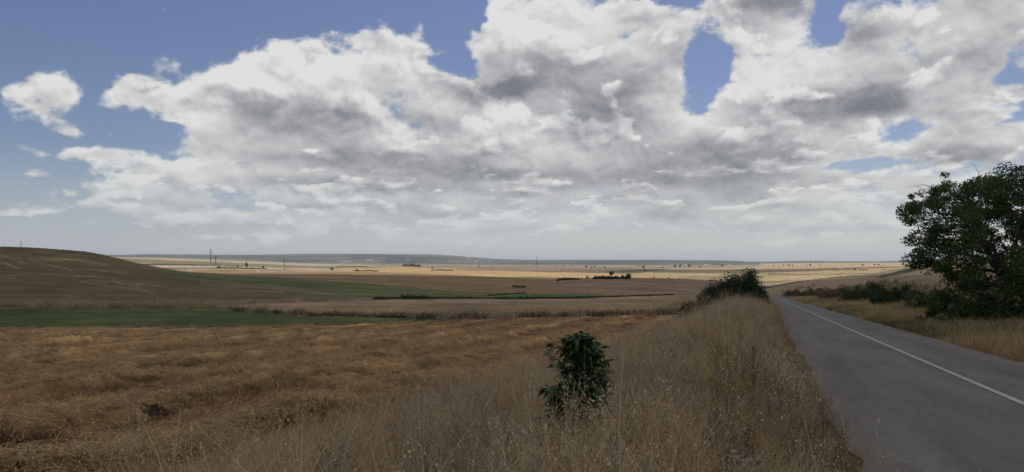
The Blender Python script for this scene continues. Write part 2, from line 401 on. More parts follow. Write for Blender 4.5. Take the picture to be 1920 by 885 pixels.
def ground_mat():
    def f(n, b):
        at = n.node('ShaderNodeAttribute'); at.attribute_name = 'albedo'
        geo = n.node('ShaderNodeNewGeometry').outputs['Position']
        x, y, z = n.xyz(geo)
        dist = n.vm('LENGTH', geo, out=1)
        # relief and tone at three scales, the finest only where it can be seen
        a = n.noise(geo, 14.0, 5, .65); bb = n.noise(geo, 1.7, 6, .65); c = n.noise(geo, 0.07, 6, .6); d = n.noise(geo, 0.006, 7, .62)
        st = n.comb(n.m('SUBTRACT', n.mul(x, RC), n.mul(y, RS)), n.mul(n.add(n.mul(x, RS), n.mul(y, RC)), .22), z)
        e = n.noise(st, 2.3, 6, .7)
        v = n.mul(n.ramp(a, .25, .75, .62, 1.38, False), n.ramp(bb, .25, .75, .8, 1.2, False))
        nearw = n.ramp(dist, 15, 160, 1.0, 0.0)
        v = n.add(n.mul(v, nearw), n.m('SUBTRACT', 1.0, nearw))
        v = n.mul(v, n.ramp(e, .25, .75, .78, 1.22, False))
        mid = n.noise(geo, .35, 5, .68); v = n.mul(v, n.ramp(mid, .3, .7, .80, 1.2, False))
        v = n.mul(v, n.ramp(c, .3, .7, .70, 1.3, False)); v = n.mul(v, n.ramp(d, .3, .7, .80, 1.2, False))
        col = n.vm('SCALE', at.outputs['Color'], scale=v)
        # greenish / reddish drift between patches
        q = n.noise(geo, 0.03, 5, .6)
        col = n.mix(n.ramp(q, .42, .72, 0, .35), col, n.mix(1.0, col, (1.06, .86, .72), 'MULTIPLY'))
        n.put(b.inputs['Base Color'], col); b.inputs['Roughness'].default_value = .95; b.inputs['Specular IOR Level'].default_value = .08
        hh = n.add(n.mul(a, .25), bb); hh = n.mul(hh, nearw); bump(n, b, n.add(hh, n.mul(e, .8)), .7, .12)
    return mat('field_soil', f)
M = {}
M['ground'] = ground_mat()
def asphalt(n, b):
    geo = n.node('ShaderNodeNewGeometry').outputs['Position']; x, y, z = n.xyz(geo)
    t = n.m('SUBTRACT', n.mul(x, RC), n.mul(y, RS)); s = n.add(n.mul(x, RS), n.mul(y, RC))
    a = n.noise(geo, 90, 3, .7); bb = n.noise(geo, 9, 5, .7); c = n.noise(n.comb(n.mul(t, 1.4), n.mul(s, .18), 0.0), 1.0, 5, .55)
    sp = n.node('ShaderNodeTexVoronoi'); sp.inputs['Scale'].default_value = 60; n.put(sp.inputs['Vector'], geo)
    v = n.mul(n.ramp(a, .3, .7, .55, 1.5, False), n.ramp(bb, .3, .7, .82, 1.2, False)); v = n.mul(v, n.ramp(c, .3, .7, .78, 1.2, False))
    chip = n.ramp(sp.outputs['Distance'], .0, .22, 1.35, 1.0); v = n.mul(v, chip)
    wheel = n.m('COSINE', n.mul(n.m('SUBTRACT', t, 1.02), 4.65)); v = n.mul(v, n.ramp(wheel, -1, 1, 1.07, .96, False))
    edge = n.m('MINIMUM', n.m('ABSOLUTE', n.m('SUBTRACT', t, R_L)), n.m('ABSOLUTE', n.m('SUBTRACT', t, R_R)))
    vc = n.node('ShaderNodeTexVoronoi', feature='DISTANCE_TO_EDGE'); vc.inputs['Scale'].default_value = .55
    n.put(vc.inputs['Vector'], n.vm('ADD', n.comb(n.mul(t, 1.0), n.mul(s, .6), 0.0), n.vm('SCALE', n.noise(geo, 2.2, 5, .7, col=True), scale=.9)))
    crk = n.mul(n.ramp(vc.outputs['Distance'], .0, .012, 1, 0), n.ramp(n.noise(geo, .35, 3, .5), .48, .6))
    v = n.mul(v, n.ramp(crk, 0, 1, 1.0, .55, False))
    patch = n.ramp(n.noise(n.comb(n.mul(t, .5), n.mul(s, .07), 3.0), 1.3, 3, .5), .55, .58); v = n.mul(v, n.ramp(patch, 0, 1, 1.0, .88, False))
    dust = n.mul(n.ramp(n.add(edge, n.mul(n.m('SUBTRACT', bb, .5), .5)), 0, .45, 1, 0), .6)
    col = n.vm('SCALE', (.145, .132, .114), scale=v); col = n.mix(dust, col, (.21, .165, .12))
    n.put(b.inputs['Base Color'], col); b.inputs['Roughness'].default_value = .82; b.inputs['Specular IOR Level'].default_value = .25
    bump(n, b, n.add(a, n.mul(sp.outputs['Distance'], .6)), .6, .004)
M['asphalt'] = mat('asphalt', asphalt)
def paint(n, b):
    geo = n.node('ShaderNodeNewGeometry').outputs['Position']
    v = n.noise(geo, 28, 6, .75); w = n.ramp(v, .42, .60)
    n.put(b.inputs['Base Color'], n.mix(w, (.62, .60, .56), (.2, .185, .17))); b.inputs['Roughness'].default_value = .7
M['paint'] = mat('worn_white_paint', paint)
M['straw'] = leafmat('dry_grass', (.34, .225, .095), (.68, .51, .26), .22)
M['straw_pale'] = leafmat('pale_seed_heads', (.44, .35, .20), (.64, .53, .34), .25)
M['straw_grey'] = leafmat('grey_dry_stems', (.26, .20, .14), (.54, .45, .34), .12)
M['straw_red'] = leafmat('red_brown_dry_grass', (.24, .145, .075), (.48, .31, .16), .2)
M['stubble'] = leafmat('golden_straw', (.30, .175, .07), (.58, .41, .19), .12)
M['weed_dark'] = leafmat('dark_weed_stems', (.05, .042, .03), (.13, .10, .07), .1)
M['grass_green'] = leafmat('green_grass', (.07, .09, .028), (.17, .17, .06), .25)
M['yellow'] = leafmat('yellow_flowers', (.42, .34, .05), (.55, .45, .10), .2)
M['leaf_tree'] = leafmat('tree_leaf', (.035, .064, .017), (.10, .15, .04), .25, .5)
M['leaf_dark'] = leafmat('dark_bush_leaf', (.018, .038, .011), (.05, .085, .024), .15, .55)
M['leaf_scrub'] = leafmat('scrub_leaf', (.045, .078, .024), (.11, .145, .05), .2, .6)
M['leaf_olive'] = leafmat('olive_bush_leaf', (.09, .09, .035), (.19, .17, .07), .2, .6)
M['leaf_brown'] = leafmat('brown_scrub_leaf', (.10, .07, .045), (.20, .14, .09), .2, .7)
M['leaf_far'] = leafmat('far_tree_leaf', (.025, .035, .014), (.06, .07, .03), .1, .7)
M['bark'] = plain('bark', (.075, .06, .047), .9, .4, 9)
M['stem_green'] = plain('green_brown_stem', (.09, .08, .04), .7, .3, 20)
def shrubleaf(n, b):
    oi = n.node('ShaderNodeObjectInfo'); tc = n.node('ShaderNodeTexCoord').outputs['Object']; x, y, z = n.xyz(tc)
    vein = n.ramp(n.m('ABSOLUTE', x), 0, .004, 1, 0)
    side = n.m('SINE', n.mul(n.add(n.m('ABSOLUTE', x), n.mul(y, -1.0)), 420))
    c = n.mix(oi.outputs['Random'], (.03, .065, .016), (.11, .17, .045)); c = n.mix(n.mul(vein, .5), c, (.13, .18, .06))
    n.put(b.inputs['Base Color'], c); b.inputs['Roughness'].default_value = .38; b.inputs['Specular IOR Level'].default_value = .5
    bump(n, b, side, .25, .001)
    tr = n.node('ShaderNodeBsdfTranslucent'); n.put(tr.inputs[0], c); mx = n.node('ShaderNodeMixShader'); mx.inputs[0].default_value = .2
    n.t.links.new(b.outputs[0], mx.inputs[1]); n.t.links.new(tr.outputs[0], mx.inputs[2]); return mx.outputs[0]
M['shrub_leaf'] = mat('glossy_leaf', shrubleaf)
M['white_wall'] = plain('whitewashed_wall', (.72, .70, .66), .8, .08, .3)
M['stone_wall'] = plain('dun_wall', (.42, .32, .22), .9, .2, .5)
M['roof'] = plain('clay_roof', (.34, .17, .10), .9, .2, .6)
M['shed_roof'] = plain('pale_metal_roof', (.62, .62, .62), .6, .08, .2)
M['steel'] = plain('galvanised_steel', (.16, .165, .17), .6, .15, .4)
M['glass'] = plain('dark_window', (.04, .045, .05), .3, .1, 1, .5)
M['pebble'] = plain('limestone_pebbles', (.36, .31, .27), .85, .3, 14)
M['heap'] = plain('pale_earth', (.46, .37, .28), .95, .2, .1)

# ------------------------------------------------------------------ field map: which crop grows where (albedo, linear)
C_ST = (.245, .135, .056); C_STL = (.47, .31, .14); C_SOIL = (.15, .070, .036)
C_GRN = (.070, .100, .026); C_HILL = (.145, .110, .052); C_TAN = (.34, .24, .125); C_BRN = (.27, .18, .085); C_PUR = (.27, .195, .10)
C_GRN2 = (.095, .125, .038); C_BGRN = (.085, .14, .045); C_GOLD = (.44, .30, .14); C_CREAM = (.42, .34, .22); C_OLIVE = (.20, .175, .085)
FIELDS = [  # drawn in order, corners given as seen from the viewpoint
 (C_HILL, [(-2000, 300), (120, 440), (210, 482), (300, 502), (350, 509), (420, 518), (520, 540), (560, 566), (430, 577), (-2000, 577)]),
 (C_BRN, [(340, 508), (420, 507), (500, 510), (700, 510), (860, 514), (1000, 522), (1045, 526), (1045, 547), (985, 549.5), (853, 547), (716, 534), (507, 521.5), (420, 518)]),
 ((.30, .21, .125), [(420, 517), (430, 515.5), (640, 519), (760, 526), (700, 525), (507, 519)]),
 (C_GRN2, [(300, 503.5), (350, 509.5), (420, 515.5), (507, 519), (716, 534), (853, 547), (985, 549), (900, 557), (700, 560), (560, 553), (430, 545), (330, 522)]),
 (C_OLIVE, [(330, 522), (480, 530), (600, 548), (690, 560), (560, 562), (440, 566), (380, 560), (300, 540)]),
 (C_HILL, [(300, 512), (380, 530), (560, 548), (700, 560), (560, 563), (430, 568), (300, 572)]),
 (C_GRN, [(-2000, 577), (200, 578), (400, 577), (450, 580), (560, 590), (700, 592), (820, 597), (850, 600), (640, 607), (500, 611), (300, 613), (-2000, 613)]),
 (C_TAN, [(400, 574), (440, 568), (560, 563), (700, 563), (900, 564), (1100, 561), (1280, 553), (1325, 560), (1340, 588), (1100, 592), (960, 594), (830, 598), (700, 591), (560, 589), (450, 579)]),
 (C_PUR, [(820, 567), (1000, 562), (1285, 554), (1330, 562), (1340, 588), (1100, 591), (960, 593), (830, 597), (700, 590), (760, 578)]),
 ((.36, .25, .145), [(470, 572), (640, 568), (800, 570), (700, 575), (520, 577)]),
 ((.37, .27, .16), [(700, 564), (1100, 561.5), (1270, 554.5), (1100, 565), (800, 567)]),
 (C_BGRN, [(900, 557.5), (985, 551), (1080, 550.5), (1130, 552), (1130, 555), (1060, 558), (920, 560)]),
 ((.27, .185, .10), [(1000, 527), (1060, 524), (1160, 520), (1270, 524), (1300, 536), (1290, 551), (1080, 549.5), (1040, 545), (1000, 543)]),
 ((.28, .20, .12), [(1260, 522), (1420, 520), (1440, 560), (1290, 556)]),
 (C_GOLD, [(690, 503), (760, 500), (830, 505), (960, 509), (1120, 512), (1270, 518), (1270, 523), (1180, 522), (1060, 523), (960, 519), (860, 514.5), (700, 510.5), (600, 506)]),
 ((.44, .36, .16), [(860, 515), (960, 518), (1060, 521), (1050, 524), (1000, 523)]),
 (C_CREAM, [(205, 482), (330, 484), (420, 489), (600, 495), (700, 497), (700, 499.5), (560, 498), (400, 491), (240, 485)]),
 (C_OLIVE, [(240, 486), (400, 491.5), (600, 499), (720, 501), (700, 503), (500, 500), (330, 497), (250, 491)]),
 (C_CREAM, [(280, 497), (420, 500), (620, 504), (690, 505), (600, 508), (420, 506), (330, 506)]),
 ((.24, .17, .12), [(850, 504), (1000, 500), (1120, 503), (1140, 509), (1000, 509), (880, 507)]),
 ((.42, .31, .18), [(1200, 512), (1260, 504), (1440, 500), (1560, 500), (1560, 506), (1440, 510), (1300, 511)]),
 ((.36, .29, .15), [(1180, 512.5), (1440, 510.5), (1440, 517), (1250, 519)]),
 ((.42, .31, .18), [(1425, 494), (1560, 493), (1720, 492), (1760, 492), (1680, 505), (1560, 500), (1430, 502)]),
 ((.38, .28, .15), [(1430, 502), (1560, 501), (1680, 504), (1640, 512), (1500, 514), (1430, 512)]),
 ((.30, .23, .12), [(1430, 515.5), (1560, 515), (1560, 516.2), (1430, 517.5)]),
 ((.40, .30, .17), [(1430, 518), (1540, 516), (1640, 514), (1600, 524), (1430, 527)]),
 ((.11, .08, .045), [(1640, 519), (1700, 505), (1760, 492), (1775, 494), (1720, 506), (1650, 521)]),
 ((.36, .27, .16), [(1650, 522), (1720, 507), (1775, 494), (2400, 480), (2400, 540), (1640, 535)]),
]
def in_poly(px, py, poly):
    ins = np.zeros(px.shape, bool); k = len(poly)
    for i in range(k):
        x0, y0 = poly[i]; x1, y1 = poly[(i + 1) % k]
        if y0 == y1: continue
        c = ((y0 > py) != (y1 > py)) & (px < (x1 - x0) * (py - y0) / (y1 - y0) + x0); ins ^= c
    return ins
def windrows(X, Y):
    s, t = road_st(X, Y)
    tt = t + 1.1 * (fbm(s * .05, t * .05, 3, 5) - .5) * 2 + .9 * (fbm(s * .35, t * .35, 3, 6) - .5)
    ph = np.cos(2 * math.pi * tt / 4.8)
    r = sstep(.25, .98, ph)
    br = sstep(.34, .62, fbm(s * .22, t * .30, 4, 7))
    return r * (.5 + .5 * br), fbm(s * .55, t * 1.1, 4, 8)

def clumps(X, Y):
    s, t = road_st(X, Y); k = fbm(s * .45 + 1.5 * vnoise(s * .3, t * .3, 19), t * 1.5, 4, 18); return 1 - np.abs(2 * k - 1) * 1.6
def straw_relief(X, Y):
    wr, nz = windrows(X, Y)
    return (.36 - .16 * sstep(35, 85, Y)) * wr * (.4 + 1.2 * nz) + .17 * np.clip(clumps(X, Y), 0, 1) ** 2 * (.4 + wr) + .06 * (fbm(X * 2.2, Y * 2.2, 3, 12) - .4) - .08
def albedo_map(X, Y, Z):
    px, py = 960 + F * X / np.maximum(Y, .5), HY - F * Z / np.maximum(Y, .5)
    D = np.maximum(Y, .5); s, t = road_st(X, Y); tb = t - bend(s)
    col = np.zeros(X.shape + (3,)); col[:] = C_ST
    # patchwork beyond the valley
    wx = X + 500 * (fbm(X / 1500, Y / 1500, 3, 31) - .5); wy = Y + 900 * (fbm(X / 1500, Y / 1500, 3, 32) - .5)
    g = 0.35; cx = np.cos(g) * wx + np.sin(g) * wy; cyy = -np.sin(g) * wx + np.cos(g) * wy
    row = np.floor(cyy / 520); cell = np.floor((cx + 900 * _hash(row.astype(np.int64), 0 * row.astype(np.int64), 3)) / 1100)
    h = _hash(cell.astype(np.int64), row.astype(np.int64), 77)
    pal = np.array([C_CREAM, (.38, .28, .15), C_OLIVE, (.34, .24, .14), (.26, .18, .115), (.44, .33, .19), (.30, .24, .15), (.15, .15, .075)])
    pc = pal[np.clip((h * 8).astype(int), 0, 7)]
    col[D > 120] = (.26, .18, .095); col[(px > 1300) & (D > 45)] = (.31, .225, .13)
    bnd = np.abs(cyy / 520 - np.round(cyy / 520)) < .035; pc[bnd] = np.array((.07, .075, .035)); pc[px < 1300] *= .86  # dark field borders; left part of the plain dimmed to stand in for cloud shadow
    farm = D > 560
    col[farm] = pc[farm]
    hills = sstep(8600, 9400, D)[..., None]
    scr = np.where((fbm(X / 700, Y / 420, 5, 41) > .53)[..., None], np.array((.10, .10, .075)), np.array((.022, .030, .030)))  # scrub with paler patches, cloud shade on the hills mixed into the colour
    col = col * (1 - hills) + scr * hills
    jx = px + 16 * (fbm(X / np.maximum(D, 20) * 60, np.log(D) * 40, 3, 51) - .5)
    jy = py + np.clip((py - 495) / 25, 0.1, 3.2) * (fbm(X / np.maximum(D, 20) * 120, np.log(D) * 60, 3, 52) - .5)
    front = (Y > 12) & (D < 11000)
    for c, poly in FIELDS:
        m = front & in_poly(jx, jy, poly); col[m] = c
    # lengthwise streaks, tram lines of the drill on the far fields
    st = fbm(X / 6 / (1 + D / 300), Y / 60, 3, 61); col *= (0.86 + .28 * st)[..., None]
    hm0 = front & in_poly(px, py, FIELDS[0][1]); q = .74 + .52 * fbm(X / 7, Y / 5, 5, 74)[..., None] * (.6 + .8 * fbm(X / 40, Y / 40, 3, 75)[..., None]); col[hm0] = (col * q)[hm0]
    gm = sstep(.5, .7, fbm(X / 70, Y / 50, 4, 76))[..., None] * .5; col[hm0] = (col * (1 - gm) + np.array((.095, .10, .04)) * gm)[hm0]
    md = front & in_poly(px, py, [(1000, 527), (1060, 524), (1160, 520), (1270, 524), (1300, 536), (1290, 551), (1080, 549.5), (1000, 543)]); rowm = np.sin((X + .45 * Y) / 2.6 + 2 * fbm(X / 30, Y / 60, 2, 79)) * .5 + np.sin((X + .45 * Y) / 9.0) * .5; col[md] = (col * (1 + .2 * rowm)[..., None])[md]
    gsel = front & in_poly(px, py, FIELDS[3][1]); gb = sstep(.42, .62, fbm(X / 60 + Y / 90, Y / 22, 4, 78))[..., None] * .6; col[gsel] = (col * (1 - gb) + np.array((.20, .16, .075)) * gb)[gsel]
    gs = front & in_poly(px, py, FIELDS[6][1]); gq = sstep(.48, .72, fbm(X / 9, Y / 7, 4, 77))[..., None] * .5; col[gs] = ((col * (1 - gq) + np.array((.17, .16, .07)) * gq) * (.75 + .5 * fbm(X / 3, Y / 5, 3, 84))[..., None])[gs]
    # pale tracks and dry streaks across the left hill
    hillm = front & in_poly(px, py, FIELDS[0][1])
    k = fbm(X / 34 + Y / 60, Y / 9, 4, 71); col[hillm] = (col * (1 + 1.1 * sstep(.6, .8, k))[..., None])[hillm]
    for p0, p1, w in (((208, 524), (290, 549), 1.3), ((0, 478), (45, 492), 1.6), ((0, 492), (38, 505), 1.5), ((30, 482), (140, 508), 1.0), ((150, 528), (290, 548), .8), ((250, 532), (380, 547), .6)):
        L = math.hypot(p1[0] - p0[0], p1[1] - p0[1]); ux, uy = (p1[0] - p0[0]) / L, (p1[1] - p0[1]) / L
        al = (px - p0[0]) * ux + (py - p0[1]) * uy; pe = -(px - p0[0]) * uy + (py - p0[1]) * ux + 3 * (fbm(px / 14, py / 9, 2, 72) - .5)
        mk = np.exp(-(pe / w) ** 2) * sstep(-5, 8, al) * (1 - sstep(L - 8, L + 5, al)) * front
        col = col * (1 - mk[..., None] * .75) + np.array((.32, .23, .14)) * mk[..., None] * .75
    # windrows of straw on the near stubble
    stub = (front | (Y > -60)) & (D < 115) & (py > np.interp(px, [0, 300, 640, 830, 960, 1250], [616, 616, 610, 602, 596, 590])) & (tb < -6)
    wr, nz = windrows(X, Y)
    wcol = np.array(C_SOIL) * (1 - sstep(.25, .6, nz + wr * .3))[..., None] + np.array(C_ST) * sstep(.25, .6, nz + wr * .3)[..., None]
    wcol = wcol * (1 - wr[..., None]) + np.array(C_STL) * wr[..., None]
    cl = clumps(X, Y); wcol = wcol * (.50 + .90 * sstep(.25, .75, cl))[..., None]
    redp = sstep(.52, .66, fbm(s * .05, t * .12, 4, 9)); wcol = wcol * (1 - .45 * redp[..., None] * (1 - wr[..., None])) + np.array((.19, .075, .045)) * .45 * redp[..., None] * (1 - wr[..., None])
    col[stub] = wcol[stub]
    # dry verges either side of the road, worn gravel beside the asphalt
    wv = sstep(-9.8, -7, tb + 2 * (fbm(s / 6, t / 6, 3, 81) - .5)) * (1 - sstep(11, 15, tb)) * (1 - sstep(300, 480, s))
    vc = np.array((.13, .095, .055)) * (.7 + .6 * fbm(X * .8, Y * .8, 3, 82))[..., None]
    col = col * (1 - wv[..., None]) + vc * wv[..., None]
    bare = np.exp(-((tb + .22 + .25 * (fbm(s, s * 0, 2, 83) - .5)) / .26) ** 2) * sstep(4, 5.5, s) * (1 - sstep(8, 10, s))
    col = col * (1 - bare[..., None]) + np.array((.36, .30, .25)) * bare[..., None]
    gr = sstep(9, 12, tb) * (1 - sstep(24, 40, tb)) * (D < 220)
    col = col * (1 - .6 * gr[..., None]) + np.array((.10, .095, .045)) * .6 * gr[..., None]
    return col

def build_ground():
    def seg(a, b, f):
        k = max(2, int(math.log(b / a) / f)); return np.exp(np.linspace(math.log(a), math.log(b), k, endpoint=False))
    r = np.concatenate([seg(.6, 8, .03), seg(8, 90, .0068), seg(90, 450, .0085), seg(450, 4000, .012), seg(4000, 16000, .014), seg(16000, 40000, .06), [40000]])
    tin = np.arctan(np.linspace(-1040, 1040, 660) / F)
    th = np.concatenate([np.linspace(-math.pi, tin[0], 46, endpoint=False), tin, np.linspace(tin[-1], math.pi, 46)[1:-1]])
    R, T = np.meshgrid(r, th, indexing='ij'); X = R * np.sin(T); Y = R * np.cos(T)
    Z = ground(X, Y); alb = albedo_map(X, Y, Z)
    s, t = road_st(X, Y); tb = t - bend(s)
    px, py = 960 + F * X / np.maximum(Y, .5), HY - F * Z / np.maximum(Y, .5)
    wr, nz = windrows(X, Y)
    stub = (1 - sstep(62, 84, np.maximum(Y, 0))) * (1 - sstep(-9.5, -6, tb)) * (R < 200)
    Z = Z + stub * straw_relief(X, Y)
    offroad = np.maximum(sstep(R_L - .1, R_L - 1.4, tb) if False else (1 - sstep(R_L - 1.2, R_L - .1, tb)), sstep(R_R + .1, R_R + 1.2, tb))
    Z = Z + offroad * (R < 3000) * (.10 * (fbm(X * .35, Y * .35, 3, 13) - .5)) * (1 + R / 60 * (R > 60))
    Z = Z + sstep(9800, 12000, R) * (1 - sstep(13500, 15500, R)) * 14 * (fbm(X / 500, Y / 900, 4, 15) - .5)
    Z = np.where(R < 9000, Z, Z)
    nr, nt_ = R.shape; idx = np.arange(nr * nt_).reshape(nr, nt_)
    i2 = np.roll(idx, -1, axis=1)
    q = np.stack([idx[:-1], idx[1:], i2[1:], i2[:-1]], -1).reshape(-1, 4)
    V = np.stack([X, Y, Z], -1).reshape(-1, 3)
    V = np.concatenate([V, [[0, 0, float(ground(0, .1))]]]); c = len(V) - 1
    o = arr_mesh('ground', V, q[:, ::-1], M['ground'], smooth=True)
    me = o.data
    ca = me.color_attributes.new('albedo', 'FLOAT_COLOR', 'POINT')
    A = np.ones((len(V), 4), np.float32); A[:-1, :3] = alb.reshape(-1, 3); A[-1, :3] = (.2, .14, .08)
    ca.data.foreach_set('color', A.ravel())
    tag(o, kind='structure')
build_ground()

# ------------------------------------------------------------------ road
def build_road():
    s = np.concatenate([np.arange(-25, 60, .5), np.arange(60, 520, 2.0)])
    def strip(name, ta, tb, lift, m, nt=2, jag=0.0):
        tt = np.linspace(ta, tb, nt); SS, TT = np.meshgrid(s, tt, indexing='ij')
        if jag:
            e = jag * (fbm(s * 1.3, s * 0 + 3, 3, 91) - .5); TT[:, 0] += e; TT[:, -1] += jag * (fbm(s * 1.1, s * 0 + 7, 3, 92) - .5)
        X, Y = road_xy(SS, TT + bend(SS)); camber = -.02 * np.abs(TT - R_C)
        Z = road_z(SS) + lift + camber + .055
        n0, n1 = SS.shape; idx = np.arange(n0 * n1).reshape(n0, n1)
        q = np.stack([idx[:-1, :-1], idx[:-1, 1:], idx[1:, 1:], idx[1:, :-1]], -1).reshape(-1, 4)
        return arr_mesh(name, np.stack([X, Y, Z], -1).reshape(-1, 3), q, m, smooth=True)
    tag(strip('road', R_L, R_R, .02, M['asphalt'], 9, .34), kind='structure')
    tag(strip('road_marking', R_C - .06, R_C + .06, .026, M['paint'], 2, .015), kind='structure')
build_road()

# ------------------------------------------------------------------ plants: leaves in clusters
def leaf_quads(rng, C, size, flat=0.3):
    """one folded two-triangle leaf at every centre"""
    k = len(C); d = rng.normal(size=(k, 3)); d[:, 2] -= flat; d /= np.linalg.norm(d, axis=1)[:, None]
    u = np.cross(d, rng.normal(size=(k, 3))); u /= np.linalg.norm(u, axis=1)[:, None]; w = np.cross(d, u)
    L = size * rng.uniform(.6, 1.3, (k, 1)); W = L * rng.uniform(.32, .5, (k, 1))
    V = np.stack([C - d * L / 2, C + u * W + w * W * .3, C + d * L / 2, C - u * W + w * W * .3], 1).reshape(-1, 3)
    return V, np.arange(4 * k).reshape(k, 4)
def clusters(rng, centres, rad, per):
    C = np.repeat(centres, per, 0); r = np.repeat(np.broadcast_to(rad, (len(centres),)), per)[:, None]
    g = rng.normal(size=C.shape); g /= np.linalg.norm(g, axis=1)[:, None]; q = rng.uniform(0, 1, (len(C), 1)) ** .45
    return C + g * q * r * np.array((1, 1, .75))
def wood(mb, rng, base, top, r0, n=5, wob=.12, sides=6):
    base, top = np.asarray(base, float), np.asarray(top, float); L = np.linalg.norm(top - base)
    t = np.linspace(0, 1, n)[:, None]; p = base + (top - base) * t
    p[1:-1] += rng.normal(size=(n - 2, 3)) * L * wob * .3; p[:, 2] -= (np.sin(t[:, 0] * math.pi) * -.04 * L)
    mb.tube(p, r0 * (1 - .75 * t[:, 0]), sides); return p
def bushy(name, label, cat, loc, w, h, depth, m, seed, n=46, per=60, leaf=.16, group=None, flatbase=.12, stems=6, inner=True):
    """a bush: short branching stems and an uneven crown of leaves"""
    rng = np.random.default_rng(seed); e = empty(name, loc); tag(e, label, cat, group)
    c = rng.normal(size=(n * 3, 3)); c /= np.linalg.norm(c, axis=1)[:, None]; c *= rng.uniform(.25, 1, (n * 3, 1)) ** .5
    c[:, 2] = np.abs(c[:, 2]); c = c[:n]
    lump = .75 + .5 * np.sin(c[:, 0] * 5 + seed) * np.cos(c[:, 1] * 4 + seed)
    cc = np.stack([c[:, 0] * w / 2, c[:, 1] * depth / 2, h * (flatbase + (1 - flatbase) * .88 * c[:, 2] * np.clip(lump, .6, 1.12))], 1)
    for k in range(stems):
        mb = MB(); tgt = cc[rng.integers(len(cc))]; wood(mb, rng, (rng.normal() * w * .06, rng.normal() * depth * .06, -.15), tgt * np.array((.85, .85, .7)), .03 + .012 * h, 5, .2, 5)
        mb.build('stem', M['bark'], e)
    P = clusters(rng, cc, rng.uniform(.7, 1.3, n) * min(w, h, depth) * .185, per)
    P = P[P[:, 2] < h * .97]; P[:, 2] = np.maximum(P[:, 2], .03)
    V, Fq = leaf_quads(rng, P, leaf)
    cr = arr_mesh('crown', V, Fq, m, e); tag(cr, kind='stuff')
    return e

def big_tree():
    rng = np.random.default_rng(4); D = 42.0; px0 = 1893
    bx = (px0 - 960) / F * D; bz = float(ground(bx, D)); e = empty('tree', (bx, D, bz))
    tag(e, 'large dark leafy tree reaching over the right edge of the picture beside the road', 'tree')
    def loc(px, py, dy=0.0): return np.array([(px - 960) / F * D - bx, dy, -(py - HY) / F * D - bz])
    outl = [(1684, 380), (1700, 372), (1716, 352), (1745, 347), (1772, 335), (1782, 312), (1800, 334), (1830, 328), (1864, 310), (1892, 320), (1925, 302), (2050, 330),
            (2120, 420), (2120, 560), (2000, 590), (1850, 588), (1806, 570), (1782, 548), (1775, 522), (1745, 500), (1724, 492), (1735, 470), (1718, 440), (1712, 432), (1722, 405)]
    outl = [(1900 + (a - 1900) * .93 + 6, 600 + (b - 600) * .965) for a, b in outl]
    cc = []; ys = []
    while len(cc) < 480:
        p = np.array([rng.uniform(1675, 2125)]), np.array([rng.uniform(300, 592)])
        if in_poly(p[0], p[1], outl)[0]:
            u = (p[0][0] - 1900) / 225; dep = math.sqrt(max(.05, 1 - u * u)) * 4.8
            cc.append(loc(p[0][0], p[1][0], rng.uniform(-1, 1) * dep))
    cc = np.array(cc)
    edge = [(1690, 381), (1700, 376), (1712, 388), (1712, 360), (1730, 352), (1748, 352), (1762, 345), (1783, 316), (1776, 336), (1790, 340), (1728, 408), (1722, 432), (1727, 440), (1740, 470), (1732, 488),
            (1727, 490), (1746, 492), (1862, 316), (1880, 322), (1840, 330), (1925, 306), (1745, 450), (1760, 430), (1735, 380), (1765, 392), (1780, 420), (1770, 365), (1745, 420), (1808, 340), (1796, 545), (1785, 530), (1812, 560)]
    edge = [(1900 + (a - 1900) * .96 + 6, 600 + (b - 600) * .975) for a, b in edge]
    ec = np.array([loc(a, b, rng.uniform(-2.5, 2.0)) for a, b in edge])
    mb = MB()
    wood(mb, rng, (0, 0, -.3), loc(1888, 500), .34, 6, .05, 9)
    wood(mb, rng, (.25, .3, -.3), loc(1912, 500, .6), .2, 6, .05, 8)
    mb.build('trunk', M['bark'], e, smooth=True)
    lb = MB(); forks = []
    for (a, b, dy) in ((1800, 430, -1), (1850, 400, 1.5), (1900, 400, -1.5), (1960, 420, 1), (2020, 470, 0), (1830, 500, 1.5), (1770, 470, -1.5), (1880, 450, 2.5), (1815, 540, -1.0), (1980, 530, 1.8)):
        p = wood(lb, rng, loc(1890, 515), loc(a, b, dy), .15, 6, .18, 6); forks += list(p[2:])
    forks = np.array(forks)
    for q in np.concatenate([ec, cc[::3]]):
        k = np.argmin(np.linalg.norm(forks - q, axis=1)); wood(lb, rng, forks[k], q, .04, 5, .25, 4)
    for (a, b), (c2, d2) in (((1700, 352), (1760, 362)), ((1712, 345), (1745, 350)), ((1820, 305), (1835, 330)), ((1714, 447), (1735, 452))):
        wood(lb, rng, loc(c2, d2), loc(a, b), .022, 5, .25, 4)
    lb.build('branches', M['bark'], e)
    P = np.concatenate([clusters(rng, cc, rng.uniform(.35, .75, len(cc)), 240), clusters(rng, ec, rng.uniform(.2, .42, len(ec)), 90)])
    V, Fq = leaf_quads(rng, P, .115)
    tag(arr_mesh('crown', V, Fq, M['leaf_tree'], e), kind='stuff')
big_tree()

def at(px, D):          # a point on the land at depth D in the direction of a photo column
    X = (px - 960) / F * D; return (X, D, float(ground(X, D)))
# undergrowth beneath the tree
bushy('bush', 'dark low bush filling the shade under the big tree at the right edge', 'bush', at(1880, 39), 8.5, 1.9, 3.5, M['leaf_tree'], 11, 70, 70, .18)
bushy('bush', 'dark green bush at the left foot of the big tree', 'bush', at(1830, 47), 4.4, 1.7, 3.0, M['leaf_dark'], 12, 56, 70, .18)
